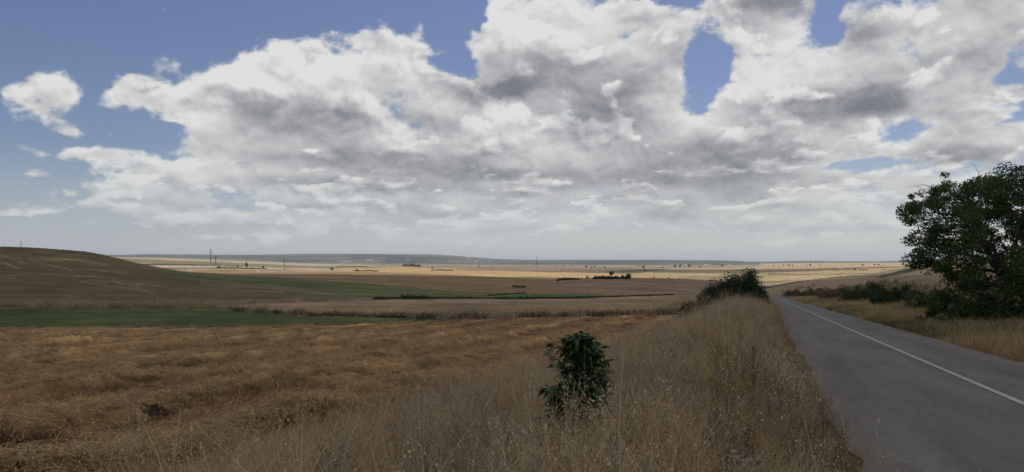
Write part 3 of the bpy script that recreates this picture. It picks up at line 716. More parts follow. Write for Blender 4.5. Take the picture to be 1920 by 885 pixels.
# hedge of scrub right of the road
for i, (px, D, w, h, mk, lab) in enumerate([
    (1762, 60, 5.5, 2.2, 'leaf_scrub', 'dark green bush nearest the big tree in the row right of the road'),
    (1694, 78, 7.0, 2.7, 'leaf_dark', 'dense dark green bush in the middle of the row right of the road'),
    (1626, 98, 7.2, 3.2, 'leaf_scrub', 'tall dark green bush at the left end of the green row right of the road'),
    (1568, 132, 8.0, 3.6, 'leaf_brown', 'brown dry scrub beside the green row right of the road'),
    (1522, 185, 9.0, 3.8, 'leaf_olive', 'olive brown scrub on the right road bank, with a ragged top'),
    (1486, 290, 9.0, 3.2, 'leaf_brown', 'low brown scrub farthest down the right side of the road')]):
    bushy('bush', lab, 'bush', at(px, D), w, h, 4.0, M[mk], 20 + i, 100, 80, .16, group='scrub along the right side of the road')
# dark clump left of the road, small bushes beside it
for i, (px, D, w, h, dp, mk, lab) in enumerate([
    (1395, 66, 3.5, 3.7, 5.0, 'leaf_dark', 'tall black green bush whose right side touches the road edge'),
    (1361, 70, 4.4, 4.3, 5.0, 'leaf_dark', 'round dark green bush on the left of the roadside clump'),
    (1403, 84, 3.4, 4.0, 7.0, 'leaf_dark', 'dark bush at the back of the roadside clump, its top level with the plain'),
    (1340, 62, 2.0, 1.4, 2.0, 'leaf_scrub', 'small low green bush at the left foot of the dark roadside clump'),
    (1330, 78, 2.6, 2.9, 2.6, 'leaf_olive', 'pale olive bush leaning on the left of the dark roadside clump'),
    (1294, 74, 1.9, 1.9, 1.9, 'leaf_dark', 'small round green bush standing alone left of the roadside clump')]):
    bushy('bush', lab, 'bush', at(px, D), w, h, dp, M[mk], 40 + i, 190, 100, .12, group='bushes along the left side of the road')

# ------------------------------------------------------------------ the sapling in the foreground grass, leaf by leaf
def leaf_mesh(k, L, W, droop):
    rng = np.random.default_rng(k); prof = [(0, .02), (.12, .45), (.35, .95), (.6, .85), (.82, .45), (1, .0)]
    V = []; Fs = []
    for a, b in prof:
        z = -droop * a * a * L; V += [(-W * b / 2, a * L, z + W * b * .18), (0, a * L, z), (W * b / 2, a * L, z + W * b * .18 + rng.normal() * .002)]
    for i in range(len(prof) - 1):
        q = 3 * i; Fs += [(q, q + 1, q + 4, q + 3), (q + 1, q + 2, q + 5, q + 4)]
    me = bpy.data.meshes.new('leaf'); me.from_pydata(V, [], Fs); me.materials.append(M['shrub_leaf'])
    me.polygons.foreach_set('use_smooth', [True] * len(Fs)); return me
def sapling():
    rng = np.random.default_rng(8); D = 7.0; X = (1084 - 960) / F * D; gz = float(ground(X, D))
    e = empty('sapling', (X, D, gz)); tag(e, 'dark green leafy sapling growing out of the dry grass left of the road', 'sapling')
    H = 1.50; mb = MB(); tips = []
    st = [wood(mb, rng, (0, 0, -.05), (0.0, 0, H * .93), .016, 8, .08, 6)]
    for k in range(64):
        f = rng.uniform(.14, .96); q0 = st[0]; i0 = min(int(f * 7), 6); p0 = q0[i0] + (q0[i0 + 1] - q0[i0]) * (f * 7 - i0); a = rng.uniform(0, 2 * math.pi); r = .40 * min(1, (1.06 - f) / .55) ** .9 * rng.uniform(.6, 1)
        tip = p0 + (math.cos(a) * r, math.sin(a) * r * .9, rng.uniform(.0, .22) * (1.25 - f))
        tip[2] = min(tip[2], H * 1.0)
        st.append(wood(mb, rng, p0, tip, .007, 6, .2, 5))
    st.append(wood(mb, rng, st[0][4], (-.26, -.05, H * .87), .007, 6, .1, 5))
    mb.build('stems', M['stem_green'], e, smooth=True)
    meshes = [leaf_mesh(k, L, W, dr) for k, (L, W, dr) in enumerate([(.10, .040, .25), (.12, .046, .4), (.085, .036, .1), (.11, .038, .6)])]
    spots = []
    for p in st:
        for q in np.linspace(.25, 1, 16 if p is st[0] else 11):
            i = q * (len(p) - 1); a = int(min(i, len(p) - 2)); c = p[a] + (p[a + 1] - p[a]) * (i - a); spots.append(c)
    spots = np.array(spots); spots = spots[spots[:, 2] > .32]
    rng.shuffle(spots)
    extraV = []; mbx = MB()
    for j in range(2500):
        c = spots[j % len(spots)] + rng.normal(size=3) * .022
        out = np.array([c[0] + rng.normal() * .12, c[1] + rng.normal() * .12]); yaw = math.atan2(-out[0], out[1]) + rng.normal() * .5
        pitch = rng.uniform(-.7, .75); sc = rng.uniform(.65, 1.1)
        if j < 300:
            o = bpy.data.objects.new('leaf', meshes[j % 4]); COL.objects.link(o); o.parent = e; o.location = c
            o.rotation_euler = (pitch, rng.normal() * .5, yaw); o.scale = (sc, sc, sc)
        else:
            from mathutils import Euler, Matrix
            Mx = Matrix.Translation(c.tolist()) @ Euler((pitch, rng.normal() * .5, yaw)).to_matrix().to_4x4() @ Matrix.Scale(sc, 4)
            me = meshes[j % 4]; mbx.add([tuple(Mx @ v.co) for v in me.vertices], [tuple(p.vertices) for p in me.polygons])
    tag(mbx.build('foliage', M['shrub_leaf'], e, smooth=True), kind='stuff')
sapling()

# ------------------------------------------------------------------ tufts for the ground cover
def blade(mb, rng, base, h, w, lean, m, seg=4, curl=.5):
    a = rng.uniform(0, 2 * math.pi); d = np.array([math.cos(a), math.sin(a), 0]); sd = np.array([-d[1], d[0], 0]); face = rng.uniform(0, math.pi)
    sd = np.array([math.cos(face), math.sin(face), 0]); V = []
    for i in range(seg + 1):
        t = i / seg; c = np.asarray(base) + d * lean * h * t ** 1.8 + np.array([0, 0, h * (t - curl * .25 * t ** 3)])
        ww = w * (1 - .8 * t); V += [c - sd * ww / 2, c + sd * ww / 2]
    mb.add(V, [(2 * i, 2 * i + 1, 2 * i + 3, 2 * i + 2) for i in range(seg)], m); return V[-1], d
def bits(mb, rng, c, k, spread, size, m, flat=0):
    C = np.asarray(c) + rng.normal(size=(k, 3)) * spread; V, Fq = leaf_quads(rng, C, size, 1.2); mb.add(V, Fq, m)
def tuft_fine(seed, n=55, h=.6, w=.0035, r=.14, mats=('straw', 'straw_pale'), seeds=.5, lean=.35, head=.009):
    rng = np.random.default_rng(seed); mb = MB()
    for i in range(n):
        b = (rng.normal() * r, rng.normal() * r, -.04); hh = h * rng.uniform(.45, 1.1)
        tip, d = blade(mb, rng, b, hh, w * rng.uniform(.7, 1.4), lean * rng.uniform(.2, 1.6), 0)
        if rng.random() < seeds:
            for q in range(rng.integers(3, 6)):
                bits(mb, rng, np.asarray(tip) + d * .012 * q - np.array((0, 0, .018 * q)), 1, .006, head, 1)
    return mb.build('tuft', [M[q] for q in mats], link=False)
def tuft_weed(seed, h=.9, mats=('weed_dark', 'straw_pale'), n=3, dens=1.0, flower=.011, w=.0035):
    """branching dry weed with seed specks"""
    rng = np.random.default_rng(seed); mb = MB()
    for k in range(n):
        b = np.array((rng.normal() * .06, rng.normal() * .06, -.05)); top = b + (rng.normal() * .14, rng.normal() * .14, h * rng.uniform(.75, 1.05))
        p = np.array([b + (top - b) * t + rng.normal(size=3) * .012 for t in np.linspace(0, 1, 7)]); mb.tube(p, w * np.linspace(1, .45, 7), 3, 0)
        for j in range(int(13 * dens)):
            f = rng.uniform(.25, 1); i = min(int(f * 6), 5); c = p[i] + (p[i + 1] - p[i]) * (f * 6 - i); a = rng.uniform(0, 6.28); L = h * .28 * (1.25 - f) * rng.uniform(.5, 1.2)
            q1 = c + (math.cos(a) * L * .5, math.sin(a) * L * .5, L * .55); q2 = q1 + (math.cos(a) * L * .2, math.sin(a) * L * .2, L * .5)
            mb.tube([c, q1, q2], [w * .5, w * .4, w * .25], 3, 0)
            for z in range(3):
                q3 = q1 + (q2 - q1) * rng.uniform(0, 1); q4 = q3 + rng.normal(size=3) * .035 + (0, 0, .03); mb.tube([q3, (q3 + q4) / 2 + rng.normal(size=3) * .004, q4], [w * .25, w * .22, w * .18], 3, 0)
                bits(mb, rng, q4, rng.integers(2, 5), .007, flower, 1)
            bits(mb, rng, q2, 3, .008, flower, 1)
    return mb.build('tuft', [M[q] for q in mats], link=False)
def tuft_straw(seed, n=34, h=.13, r=.17, flat=14, w=.006, L=.3):
    """cut stubble with loose straw lying over it"""
    rng = np.random.default_rng(seed); mb = MB()
    for i in range(n): blade(mb, rng, (rng.normal() * r, rng.normal() * r, -.03), h * rng.uniform(.5, 1.3), w, rng.uniform(0, .6), 0, 1)
    for i in range(flat):
        c = np.array((rng.normal() * r, rng.normal() * r, rng.uniform(.02, .12))); a = rng.uniform(0, 6.28); d = np.array((math.cos(a), math.sin(a), rng.normal() * .25)) * L * rng.uniform(.5, 1)
        sd = np.array((-math.sin(a), math.cos(a), .3)) * w * .6; up = np.array((0, 0, .03))
        mb.add([c - d / 2 - sd, c - d / 2 + sd, c + up + sd, c + up - sd, c + d / 2 + sd, c + d / 2 - sd], [(0, 1, 2, 3), (3, 2, 4, 5)], 0)
    return mb.build('tuft', [M['stubble']], link=False)

def scatter(name, kinds, P, sc, pick, seed=0, tilt=.12, label=None, mats=()):
    """ground cover: one object, tufts set on its points by geometry nodes"""
    rng = np.random.default_rng(seed); k = len(P)
    me = bpy.data.meshes.new(name); me.vertices.add(k); me.vertices.foreach_set('co', np.asarray(P, np.float32).ravel())
    for q in mats: me.materials.append(M[q])
    a = me.attributes.new('size', 'FLOAT', 'POINT'); a.data.foreach_set('value', np.asarray(sc, np.float32))
    a = me.attributes.new('pick', 'INT', 'POINT'); a.data.foreach_set('value', np.asarray(pick, np.int32))
    rot = np.stack([rng.normal(size=k) * tilt, rng.normal(size=k) * tilt, rng.uniform(0, 6.283, k)], 1)
    a = me.attributes.new('turn', 'FLOAT_VECTOR', 'POINT'); a.data.foreach_set('vector', rot.astype(np.float32).ravel())
    o = bpy.data.objects.new(name, me); COL.objects.link(o)
    col = bpy.data.collections.new(name + '_kinds')
    for i, q in enumerate(kinds): q.name = '%s_kind_%02d' % (name, i); col.objects.link(q)
    ng = bpy.data.node_groups.new(name, 'GeometryNodeTree')
    ng.interface.new_socket('Geometry', in_out='INPUT', socket_type='NodeSocketGeometry'); ng.interface.new_socket('Geometry', in_out='OUTPUT', socket_type='NodeSocketGeometry')
    gi = ng.nodes.new('NodeGroupInput'); go = ng.nodes.new('NodeGroupOutput')
    iop = ng.nodes.new('GeometryNodeInstanceOnPoints'); ci = ng.nodes.new('GeometryNodeCollectionInfo')
    ci.inputs['Collection'].default_value = col; ci.inputs['Separate Children'].default_value = True; ci.inputs['Reset Children'].default_value = True
    iop.inputs['Pick Instance'].default_value = True
    def named(nm, tp):
        q = ng.nodes.new('GeometryNodeInputNamedAttribute'); q.data_type = tp; q.inputs[0].default_value = nm
        return [s for s in q.outputs if s.enabled and s.name == 'Attribute'][0]
    L = ng.links.new
    L(gi.outputs[0], iop.inputs['Points']); L(ci.outputs[0], iop.inputs['Instance'])
    L(named('pick', 'INT'), iop.inputs['Instance Index']); L(named('size', 'FLOAT'), iop.inputs['Scale'])
    e2r = ng.nodes.new('FunctionNodeEulerToRotation'); L(named('turn', 'FLOAT_VECTOR'), e2r.inputs[0]); L(e2r.outputs[0], iop.inputs['Rotation'])
    L(iop.outputs[0], go.inputs[0])
    md = o.modifiers.new('cover', 'NODES'); md.node_group = ng
    tag(o, label, 'grass' if label else None, kind='stuff'); return o

def in_view(X, Y, m=120): px = 960 + F * X / np.maximum(Y, .1); return (Y > .8) & (px > -m) & (px < 1920 + m)
def sample_st(rng, n, s0, s1, t0, t1, p=1.0):
    """points along the road; p > 1 puts more of them near the camera"""
    s = s0 + (s1 - s0) * rng.uniform(0, 1, n) ** p; t = rng.uniform(t0, t1, n); X, Y = road_xy(s, t + bend(s)); return s, t, X, Y

def ground_cover():
    rng = np.random.default_rng(77)
    # near: fine dry grass left verge
    fine = [tuft_fine(1, 56, .74, .0042), tuft_fine(2, 46, .85, .0045, lean=.5, seeds=.3), tuft_fine(3, 60, .6, .0042, mats=('straw_red', 'straw')), tuft_fine(4, 34, .98, .005, mats=('straw_grey', 'straw_pale'), seeds=.3, lean=.3),
            tuft_fine(5, 40, .8, .004, mats=('straw', 'straw_pale'), seeds=.8, head=.014), tuft_fine(6, 44, .45, mats=('grass_green', 'straw'), seeds=.1)]
    weeds = [tuft_weed(11, .85), tuft_weed(12, .95, ('straw_grey', 'straw_pale')), tuft_weed(13, .75, ('weed_dark', 'straw')), tuft_weed(14, .9, ('straw_grey', 'straw_grey'), flower=.006)]
    P, sc, pk = [], [], []
    s, t, X, Y = sample_st(rng, 15000, 2.2, 48, -10.5, .95, 1.45)
    dens = fbm(X * .6, Y * .6, 3, 101)
    keep = in_view(X, Y) & (dens > .3) & ~((np.abs(t + .25) < .36) & (s > 4.2) & (s < 8.6))
    s, t, X, Y, dens = [q[keep] for q in (s, t, X, Y, dens)]
    edge = sstep(-9.2, -7.2, t + 1.5 * (fbm(X / 3, Y / 3, 2, 102) - .5)); kp = rng.uniform(size=len(s)) < .15 + .85 * edge
    s, t, X, Y = [q[kp] for q in (s, t, X, Y)]
    u = rng.uniform(size=len(s)); z1 = fbm(X * .35, Y * .35, 3, 103)
    pick = np.where(t < -5, np.where(u < .45, 0, np.where(u < .75, 2, 1)), np.where(u < .20, 3, np.where(u < .38, 2, np.where(u < .64, 1, np.where(u < .93, 0, 5)))))
    pick = np.where((z1 > .56) & (u < .55), 4, pick); pick = np.where((t > .45), np.where(u < .5, 5, 2), pick)
    size = rng.uniform(.7, 1.25, len(s)) * np.interp(t, [-10, -6.5, -3.2], [.45, .6, 1.05]) * (1 - .35 * sstep(14, 40, s) * (1 - sstep(-3.5, -1.5, t))) * (1 + np.clip(s - 12, 0, 60) * .006) * (.32 + 1.35 * fbm(X * .9, Y * .9, 3, 109)); size = size * np.interp(t, [-.2, .3, .9], [1, .62, .36])
    scatter('dry_grass', fine, np.stack([X, Y, ground(X, Y)], 1), size, pick, 1, .16, 'tall dry straw coloured grass covering the bank left of the road')
    # weeds among it, thick on the strip next to the asphalt
    s, t, X, Y = sample_st(rng, 2300, 3.6, 60, -6.5, .8, 1.25)
    w = fbm(X * .3, Y * .3, 3, 104) + .12 * sstep(-4, 0, t)
    keep = in_view(X, Y) & (w > .47) & ~((np.abs(t + .25) < .5) & (s > 3.6) & (s < 8.6)); s, t, X, Y = [q[keep] for q in (s, t, X, Y)]
    u = rng.uniform(size=len(s)); pick = np.clip((u * 4).astype(int), 0, 3)
    size = rng.uniform(.6, 1.15, len(s)) * np.interp(t, [-6, -3, 0, .8], [.8, 1.05, 1.0, .6])
    # keep the view line to the sapling open
    px, py = proj(X, Y, 0 * X); size = np.where((Y < 6.8) & (abs(px - 1084) < 110), size * .8, size)
    o = scatter('dry_weeds', weeds, np.stack([X, Y, ground(X, Y)], 1), size, pick, 2, .1, 'branching dry weeds with small seed heads standing among the grass'); o['category'] = 'weeds'
    tall = [tuft_fine(81, 9, 1.0, .0085, .12, ('straw_pale', 'straw_pale'), .6, .35, .016), tuft_fine(82, 7, .95, .009, .1, ('straw', 'straw_pale'), .9, .5, .02), tuft_fine(83, 8, .8, .009, .12, ('weed_dark', 'straw_red'), .5, .4, .016), tuft_fine(84, 12, .6, .010, .12, ('grass_green', 'grass_green'), .1, .7)]
    s, t, X, Y = sample_st(rng, 2600, 3.2, 34, -8.5, .5, 1.3); kp = in_view(X, Y) & ~((np.abs(t + .25) < .4) & (s > 4) & (s < 8.6)) & (fbm(X * .7, Y * .7, 3, 141) > .42); s, t, X, Y = [q[kp] for q in (s, t, X, Y)]
    u = rng.uniform(size=len(s)); pick = np.where(u < .4, 0, np.where(u < .65, 1, np.where(u < .85, 2, 3)))
    o = scatter('tall_stalks', tall, np.stack([X, Y, ground(X, Y)], 1), rng.uniform(.65, 1.15, len(s)) * np.interp(t, [-8.5, -6, -3], [.55, .75, 1.0]), pick, 7, .22, 'scattered taller dry stalks standing out of the grass left of the road'); o['category'] = 'stalks'
    # farther left verge and right verge: wider, coarser tufts
    coarse = [tuft_fine(21, 60, .55, .010, .3, seeds=.12, head=.02), tuft_fine(22, 60, .6, .010, .3, ('straw_red', 'straw'), .1, head=.02), tuft_fine(23, 60, .5, .012, .3, ('grass_green', 'straw'), .1), tuft_fine(24, 60, .6, .010, .3, ('straw', 'straw'), .15, head=.02)]
    s, t, X, Y = sample_st(rng, 6500, 45, 230, -9, .8, 1.2); keep = in_view(X, Y); s, t, X, Y = [q[keep] for q in (s, t, X, Y)]
    u = rng.uniform(size=len(s)); pick = np.where(u < .5, 0, np.where(u < .7, 1, np.where(u < .82, 2, 3)))
    A = (np.stack([X, Y, ground(X, Y)], 1), rng.uniform(.7, 1.35, len(s)) * (1 + s / 500) * np.interp(t, [-9, -5, -2.5, -1.3, .8], [.3, .4, .75, 1.15, .9]), pick)
    s, t, X, Y = sample_st(rng, 15000, 9, 210, R_R + .12, 15.5, 1.7); keep = in_view(X, Y, 200) & (rng.uniform(size=len(s)) < .5 + .5 * (1 - sstep(11, 15, t))); s, t, X, Y = [q[keep] for q in (s, t, X, Y)]
    u = rng.uniform(size=len(s)); gg = fbm(X * .15, Y * .15, 3, 105) + .25 * sstep(9.5, 12, t)
    pick = np.where(u < .45, 0, np.where(u < .75, 1, 3)); pick = np.where((gg > .56) & (u < .75), 2, pick)
    sz = rng.uniform(.65, 1.25, len(s)) * np.interp(t, [R_R, R_R + .6, R_R + 1.6, 20], [.45, .75, 1.15, 1.1]) * (1 + s / 500)
    B = (np.stack([X, Y, ground(X, Y)], 1), sz, pick)
    scatter('verge_grass', coarse, np.concatenate([A[0], B[0]]), np.concatenate([A[1], B[1]]), np.concatenate([A[2], B[2]]), 3, .15, 'dry grass with green patches along both road verges')
    # straw and stubble on the near field
    sts = [tuft_straw(31), tuft_straw(32, 20, .12, .2, 26), tuft_straw(33, 46, .16, .16, 6), tuft_straw(34, 8, .1, .22, 34)]
    n = 40000; Y = 9 + 80 * rng.uniform(0, 1, n) ** 1.9; X = (rng.uniform(-60, 1330, n) - 960) / F * Y; s, t = road_st(X, Y)
    wr, nz = windrows(X, Y); pyy = HY - F * ground(X, Y) / Y; keep = (t < -7.2) & (pyy > np.interp(960 + F * X / Y, [0, 300, 640, 830, 960, 1250], [622, 622, 616, 607, 600, 594])) & (rng.uniform(size=n) < .06 + .94 * np.maximum(wr, .38 * sstep(.4, .85, clumps(X, Y)))); X, Y, s, t, wr, nz = [q[keep] for q in (X, Y, s, t, wr, nz)]
    Z = ground(X, Y) + straw_relief(X, Y) * (1 - sstep(62, 84, Y)) - .02
    u = rng.uniform(size=len(X)); pick = np.where(wr > .4, np.where(u < .5, 1, 3), np.where(u < .5, 0, np.where(u < .8, 2, 1)))
    o = scatter('straw', sts, np.stack([X, Y, Z], 1), rng.uniform(.7, 1.3, len(X)) * (.85 + Y / 110), pick, 4, .1, 'golden cut straw and stubble lying in rows on the near field'); o['category'] = 'straw'
    # weeds on the field borders: foot of the left hill, the ditch, the edge of the green strip
    P, sc, pk = [], [], []
    for line, cnt, lo, hi, ks in (([(-60, 574), (200, 575), (330, 575), (420, 571)], 520, .9, 2.0, (0, 1, 3)), ([(400, 572), (560, 565), (700, 562)], 200, .8, 1.6, (0, 3)),
                                  ([(430, 581), (560, 591), (700, 593), (850, 597), (960, 594), (1080, 592), (1320, 588)], 420, .7, 1.5, (4, 4, 3, 1)),
                                  ([(-60, 615), (300, 615), (640, 609), (840, 602)], 160, .3, .55, (2, 0)), ([(1265, 586), (1300, 586), (1330, 580)], 160, 1.0, 2.0, (0, 0)), ([(1270, 575), (1330, 570)], 120, 1.2, 2.4, (0, 0))):
        lx = [p[0] for p in line]; ly = [p[1] for p in line]
        for i in range(cnt):
            a = rng.uniform(lx[0], lx[-1]); b = np.interp(a, lx, ly) + rng.normal() * 1.2; P.append(hit(a, b)); sc.append(rng.uniform(lo, hi)); pk.append(ks[rng.integers(len(ks))])
    wide = [tuft_fine(41, 60, .55, .03, .45, seeds=.2, head=.06), tuft_fine(42, 60, .5, .03, .45, ('straw_red', 'straw'), .2, head=.05), tuft_fine(43, 60, .4, .03, .5, ('grass_green', 'straw'), .1), tuft_fine(44, 50, .7, .03, .5, ('straw_grey', 'straw_pale'), .3, head=.06),
            tuft_fine(45, 50, .7, .04, .4, ('weed_dark', 'straw_red'), .3, head=.06)]
    o = scatter('border_weeds', wide, P, sc, pk, 5, .12, 'rough dry weeds along the borders between the fields'); o['category'] = 'weeds'
    # low scrub and weeds on the bank behind the right verge
    s, t, X, Y = sample_st(rng, 900, 25, 260, 11, 26, 1.2); keep = in_view(X, Y); s, t, X, Y = [q[keep] for q in (s, t, X, Y)]
    lowb = [tuft_fine(51, 70, .7, .02, .5, ('grass_green', 'grass_green'), .2), tuft_weed(52, .9, ('weed_dark', 'straw'), 5, 1.0, .03, .008), tuft_fine(53, 60, .7, .02, .4, ('straw_red', 'straw'), .2, head=.04)]
    o = scatter('bank_weeds', lowb, np.stack([X, Y, ground(X, Y)], 1), rng.uniform(.7, 1.4, len(X)), rng.integers(0, 3, len(X)), 6, .12, 'green and brown weeds on the bank right of the road'); o['category'] = 'weeds'
    # pebbles on the bare strip
    mb = MB()
    for i in range(900):
        s = rng.uniform(4.3, 9); t = -.22 + rng.normal() * .14; X, Y = road_xy(s, t); z = float(ground(X, Y)); r = rng.uniform(.008, .03)
        V = np.array([(1, 0, 0), (0, 1, 0), (-1, 0, 0), (0, -1, 0), (0, 0, .6), (.1, .1, -.5)]) * r * rng.uniform(.6, 1.3, (6, 1)) + (X, Y, z + r * .25 + .01)
        mb.add(V, [(0, 1, 4), (1, 2, 4), (2, 3, 4), (3, 0, 4), (1, 0, 5), (2, 1, 5), (3, 2, 5), (0, 3, 5)])
    tag(mb.build('gravel', M['pebble']), 'pale bare gravel showing through the grass near the asphalt', 'gravel', kind='stuff')
ground_cover()

# ------------------------------------------------------------------ single plants one can point at
def stalk(label, px, ytop, D, lean=0.0, w=.005, branches=4, head=True, m='straw_grey', cat='dry stalk', name='dry_stalk'):
    rng = np.random.default_rng(int(px * 7 + ytop)); X = (px - 960) / F * D; gz = float(ground(X, D)); h = -(ytop - HY) / F * D - gz
    e = empty(name, (X, D, gz)); tag(e, label, cat); top = np.array((lean, rng.normal() * .04, h))
    p = np.array([top * f + rng.normal(size=3) * .006 for f in np.linspace(0, 1, 8)]); p[0, 2] = -.05; mb = MB(); mb.tube(p, w * np.linspace(1, .45, 8), 5); ends = []
    for k in range(branches):
        i = rng.integers(3, 7); a = rng.uniform(0, 6.28); L = h * rng.uniform(.1, .22); q = p[i] + (math.cos(a) * L * .5, math.sin(a) * L * .3, L); mb.tube([p[i], (p[i] + q) / 2 + rng.normal(size=3) * .01, q], [w * .5, w * .4, w * .25], 4); ends.append(q)
    mb.build('stem', M[m], e)
    if head:
        hb = MB()
        for z in np.linspace(0, .12, 10): bits(hb, rng, top - (0, 0, z), 3, .006, .018, 0)
        for q in ends:
            for z in np.linspace(0, .05, 4): bits(hb, rng, q - (0, 0, z), 2, .006, .016, 0)
        hb.build('seed_head', M['straw_pale'], e)
    return e
stalk('tall pale dry stalk standing alone before the straw at lower left', 244, 728, 8.5, .0, .007, 3)
stalk('thin dry stalk close beside the tall pale one at lower left', 254, 775, 8.3, .05, .005, 1)
stalk('short pale dry stalk near the lower left corner', 62, 830, 8.0, .0, .005, 2)
stalk('dry stalk leaning left, rising from the bottom edge at lower left', 196, 832, 7.6, -.12, .005, 1)
stalk('long pale stalk leaning left in the grass left of the sapling', 878, 718, 5.6, -.16, .006, 2, False)
stalk('slim pale stalk leaning left close to the sapling', 918, 742, 5.8, -.10, .005, 1, False)
stalk('short white seed stalk at the edge of the stubble', 522, 786, 8.0, .02, .006, 2)
stalk('pale stalk crossing in front of the sapling, leaning right', 1040, 712, 5.2, .14, .005, 3, False)
stalk('thin pale stem standing right of the sapling', 1190, 690, 6.4, .03, .005, 4)

def flowering(label, px, ytop, D, m, fl, seed, dens=1.6, nm='weed', cat='weed'):
    X = (px - 960) / F * D; gz = float(ground(X, D)); h = -(ytop - HY) / F * D - gz; src = tuft_weed(seed, h, (m, fl), 5, dens, .015, .004)
    e = empty(nm, (X, D, gz)); tag(e, label, cat); me = src.data
    # split the one mesh by material into stems and flowers
    for k, pn in ((0, 'stems'), (1, 'flowers' if fl == 'yellow' else 'seed_heads')):
        fs = [tuple(p.vertices) for p in me.polygons if p.material_index == k]; used = sorted({v for f in fs for v in f}); mp = {v: i for i, v in enumerate(used)}
        b = MB(); b.add([tuple(me.vertices[v].co) for v in used], [tuple(mp[v] for v in f) for f in fs]); tag(b.build(pn, M[(m, fl)[k]], e), kind='stuff')
    bpy.data.objects.remove(src)
flowering('dark stemmed weed with yellow flowers, tallest in the left verge', 1362, 600, 9.0, 'weed_dark', 'yellow', 61)
flowering('low weed with yellow flowers halfway down the left verge', 1345, 690, 7.2, 'weed_dark', 'yellow', 62, 1.0)
flowering('feathery dry weed with pale heads beside the asphalt edge', 1468, 640, 10.0, 'straw_grey', 'straw_pale', 63)
flowering('bushy brown weed with fine grey twigs between sapling and road', 1270, 628, 8.2, 'straw_grey', 'straw_grey', 64, 2.0)
flowering('dry weed with pale heads overhanging the asphalt', 1492, 668, 8.2, 'straw_red', 'straw_pale', 65, 1.4)
flowering('dark bare weed rising from the gravel patch near the bottom edge', 1392, 800, 5.6, 'weed_dark', 'weed_dark', 66, 1.0)
flowering('brown weed with tiny seeds standing behind the gravel patch', 1420, 622, 9.6, 'weed_dark', 'straw', 67, 1.8)
flowering('pale bare branching stalks crossing in front of the sapling', 1030, 706, 5.3, 'straw_pale', 'straw_pale', 68, .5)
flowering('tangle of pale bare stalks at the bottom edge below the sapling', 985, 790, 4.7, 'straw_pale', 'straw_pale', 69, .6)
flowering('pale branching dry weed at the bottom edge left of the sapling', 890, 800, 5.0, 'straw_pale', 'straw', 70, .6)
flowering('pale dry weed with forked twigs right of the sapling foot', 1150, 742, 5.6, 'straw_pale', 'straw_pale', 73, .6)
bushy('weed_clump', 'low dark brown clump of dead weeds lying in the straw at lower left', 'weed', (lambda p: (p[0], p[1], p[2] + .05))(hit(284, 776)), .7, .26, .5, M['weed_dark'], 71, 20, 40, .05)
bushy('weed_clump', 'tiny dark green weed in the stubble left of the sapling', 'weed', hit(745, 706), .35, .28, .3, M['leaf_dark'], 72, 14, 30, .05)

# ------------------------------------------------------------------ far trees, hedges, buildings, pylons
def far_tree(label, px, yb, hp, wp, seed, m='leaf_far', group='trees on the far plain', parts=False, trunk=.10, cat='tree', name='tree', n=10, per=26):
    X, Y, Z = hit(px, yb); k = Y / F; h, w = hp * k * .9, wp * k * .95; rng = np.random.default_rng(seed)
    c = rng.normal(size=(n, 3)); c /= np.linalg.norm(c, axis=1)[:, None]; c *= rng.uniform(.2, 1, (n, 1))
    tr = trunk if h / w > .6 else .05
    cc = np.stack([c[:, 0] * w * .34, c[:, 1] * w * .34, h * (tr + (1 - tr) * (.5 + .36 * c[:, 2]))], 1)
    P = clusters(rng, cc, min(w, h) * .24, per); V, Fq = leaf_quads(rng, P, min(w, h) * .17); P[:, 2] = np.maximum(P[:, 2], 0)
    tb = MB(); tb.tube([(0, 0, -.5), (w * .01, 0, h * .4), (0, w * .02, h * .75)], [w * .05, w * .035, w * .01], 5)
    if parts:
        e = empty(name, (X, Y, Z)); tag(e, label, cat, group); tb.build('trunk', M['bark'], e); tag(arr_mesh('crown', V, Fq, M[m], e), kind='stuff'); return e
    tb.add(V, Fq, 1); o = tb.build(name, [M['bark'], M[m]], None, (X, Y, Z)); return tag(o, label, cat, group)
def hedge(label, pts, hp, seed, m='leaf_far', cat='hedge', name='hedge', group='hedges on the far plain', dens=1.0, wid=None):
    rng = np.random.default_rng(seed); lx = [p[0] for p in pts]; ly = [p[1] for p in pts]; W = [hit(a, np.interp(a, lx, ly)) for a in np.linspace(lx[0], lx[-1], max(3, int((lx[-1] - lx[0]) / 1.6)))]
    W = np.array(W); o0 = W[len(W) // 2].copy(); k = o0[1] / F; h = hp * k; lum = .55 + .8 * fbm(np.arange(len(W)) * .45, 0 * np.arange(len(W)) + seed, 3, seed)
    cc = W - o0; cc[:, 2] += h * .38 * lum; cc = np.repeat(cc, 2, 0) + rng.normal(size=(len(W) * 2, 3)) * h * .15
    P = clusters(rng, cc, h * .45 * np.repeat(lum, 2), int(22 * dens)); V, Fq = leaf_quads(rng, P, h * .3); o = arr_mesh(name, V, Fq, M[m], None, tuple(o0)); return tag(o, label, cat, group)

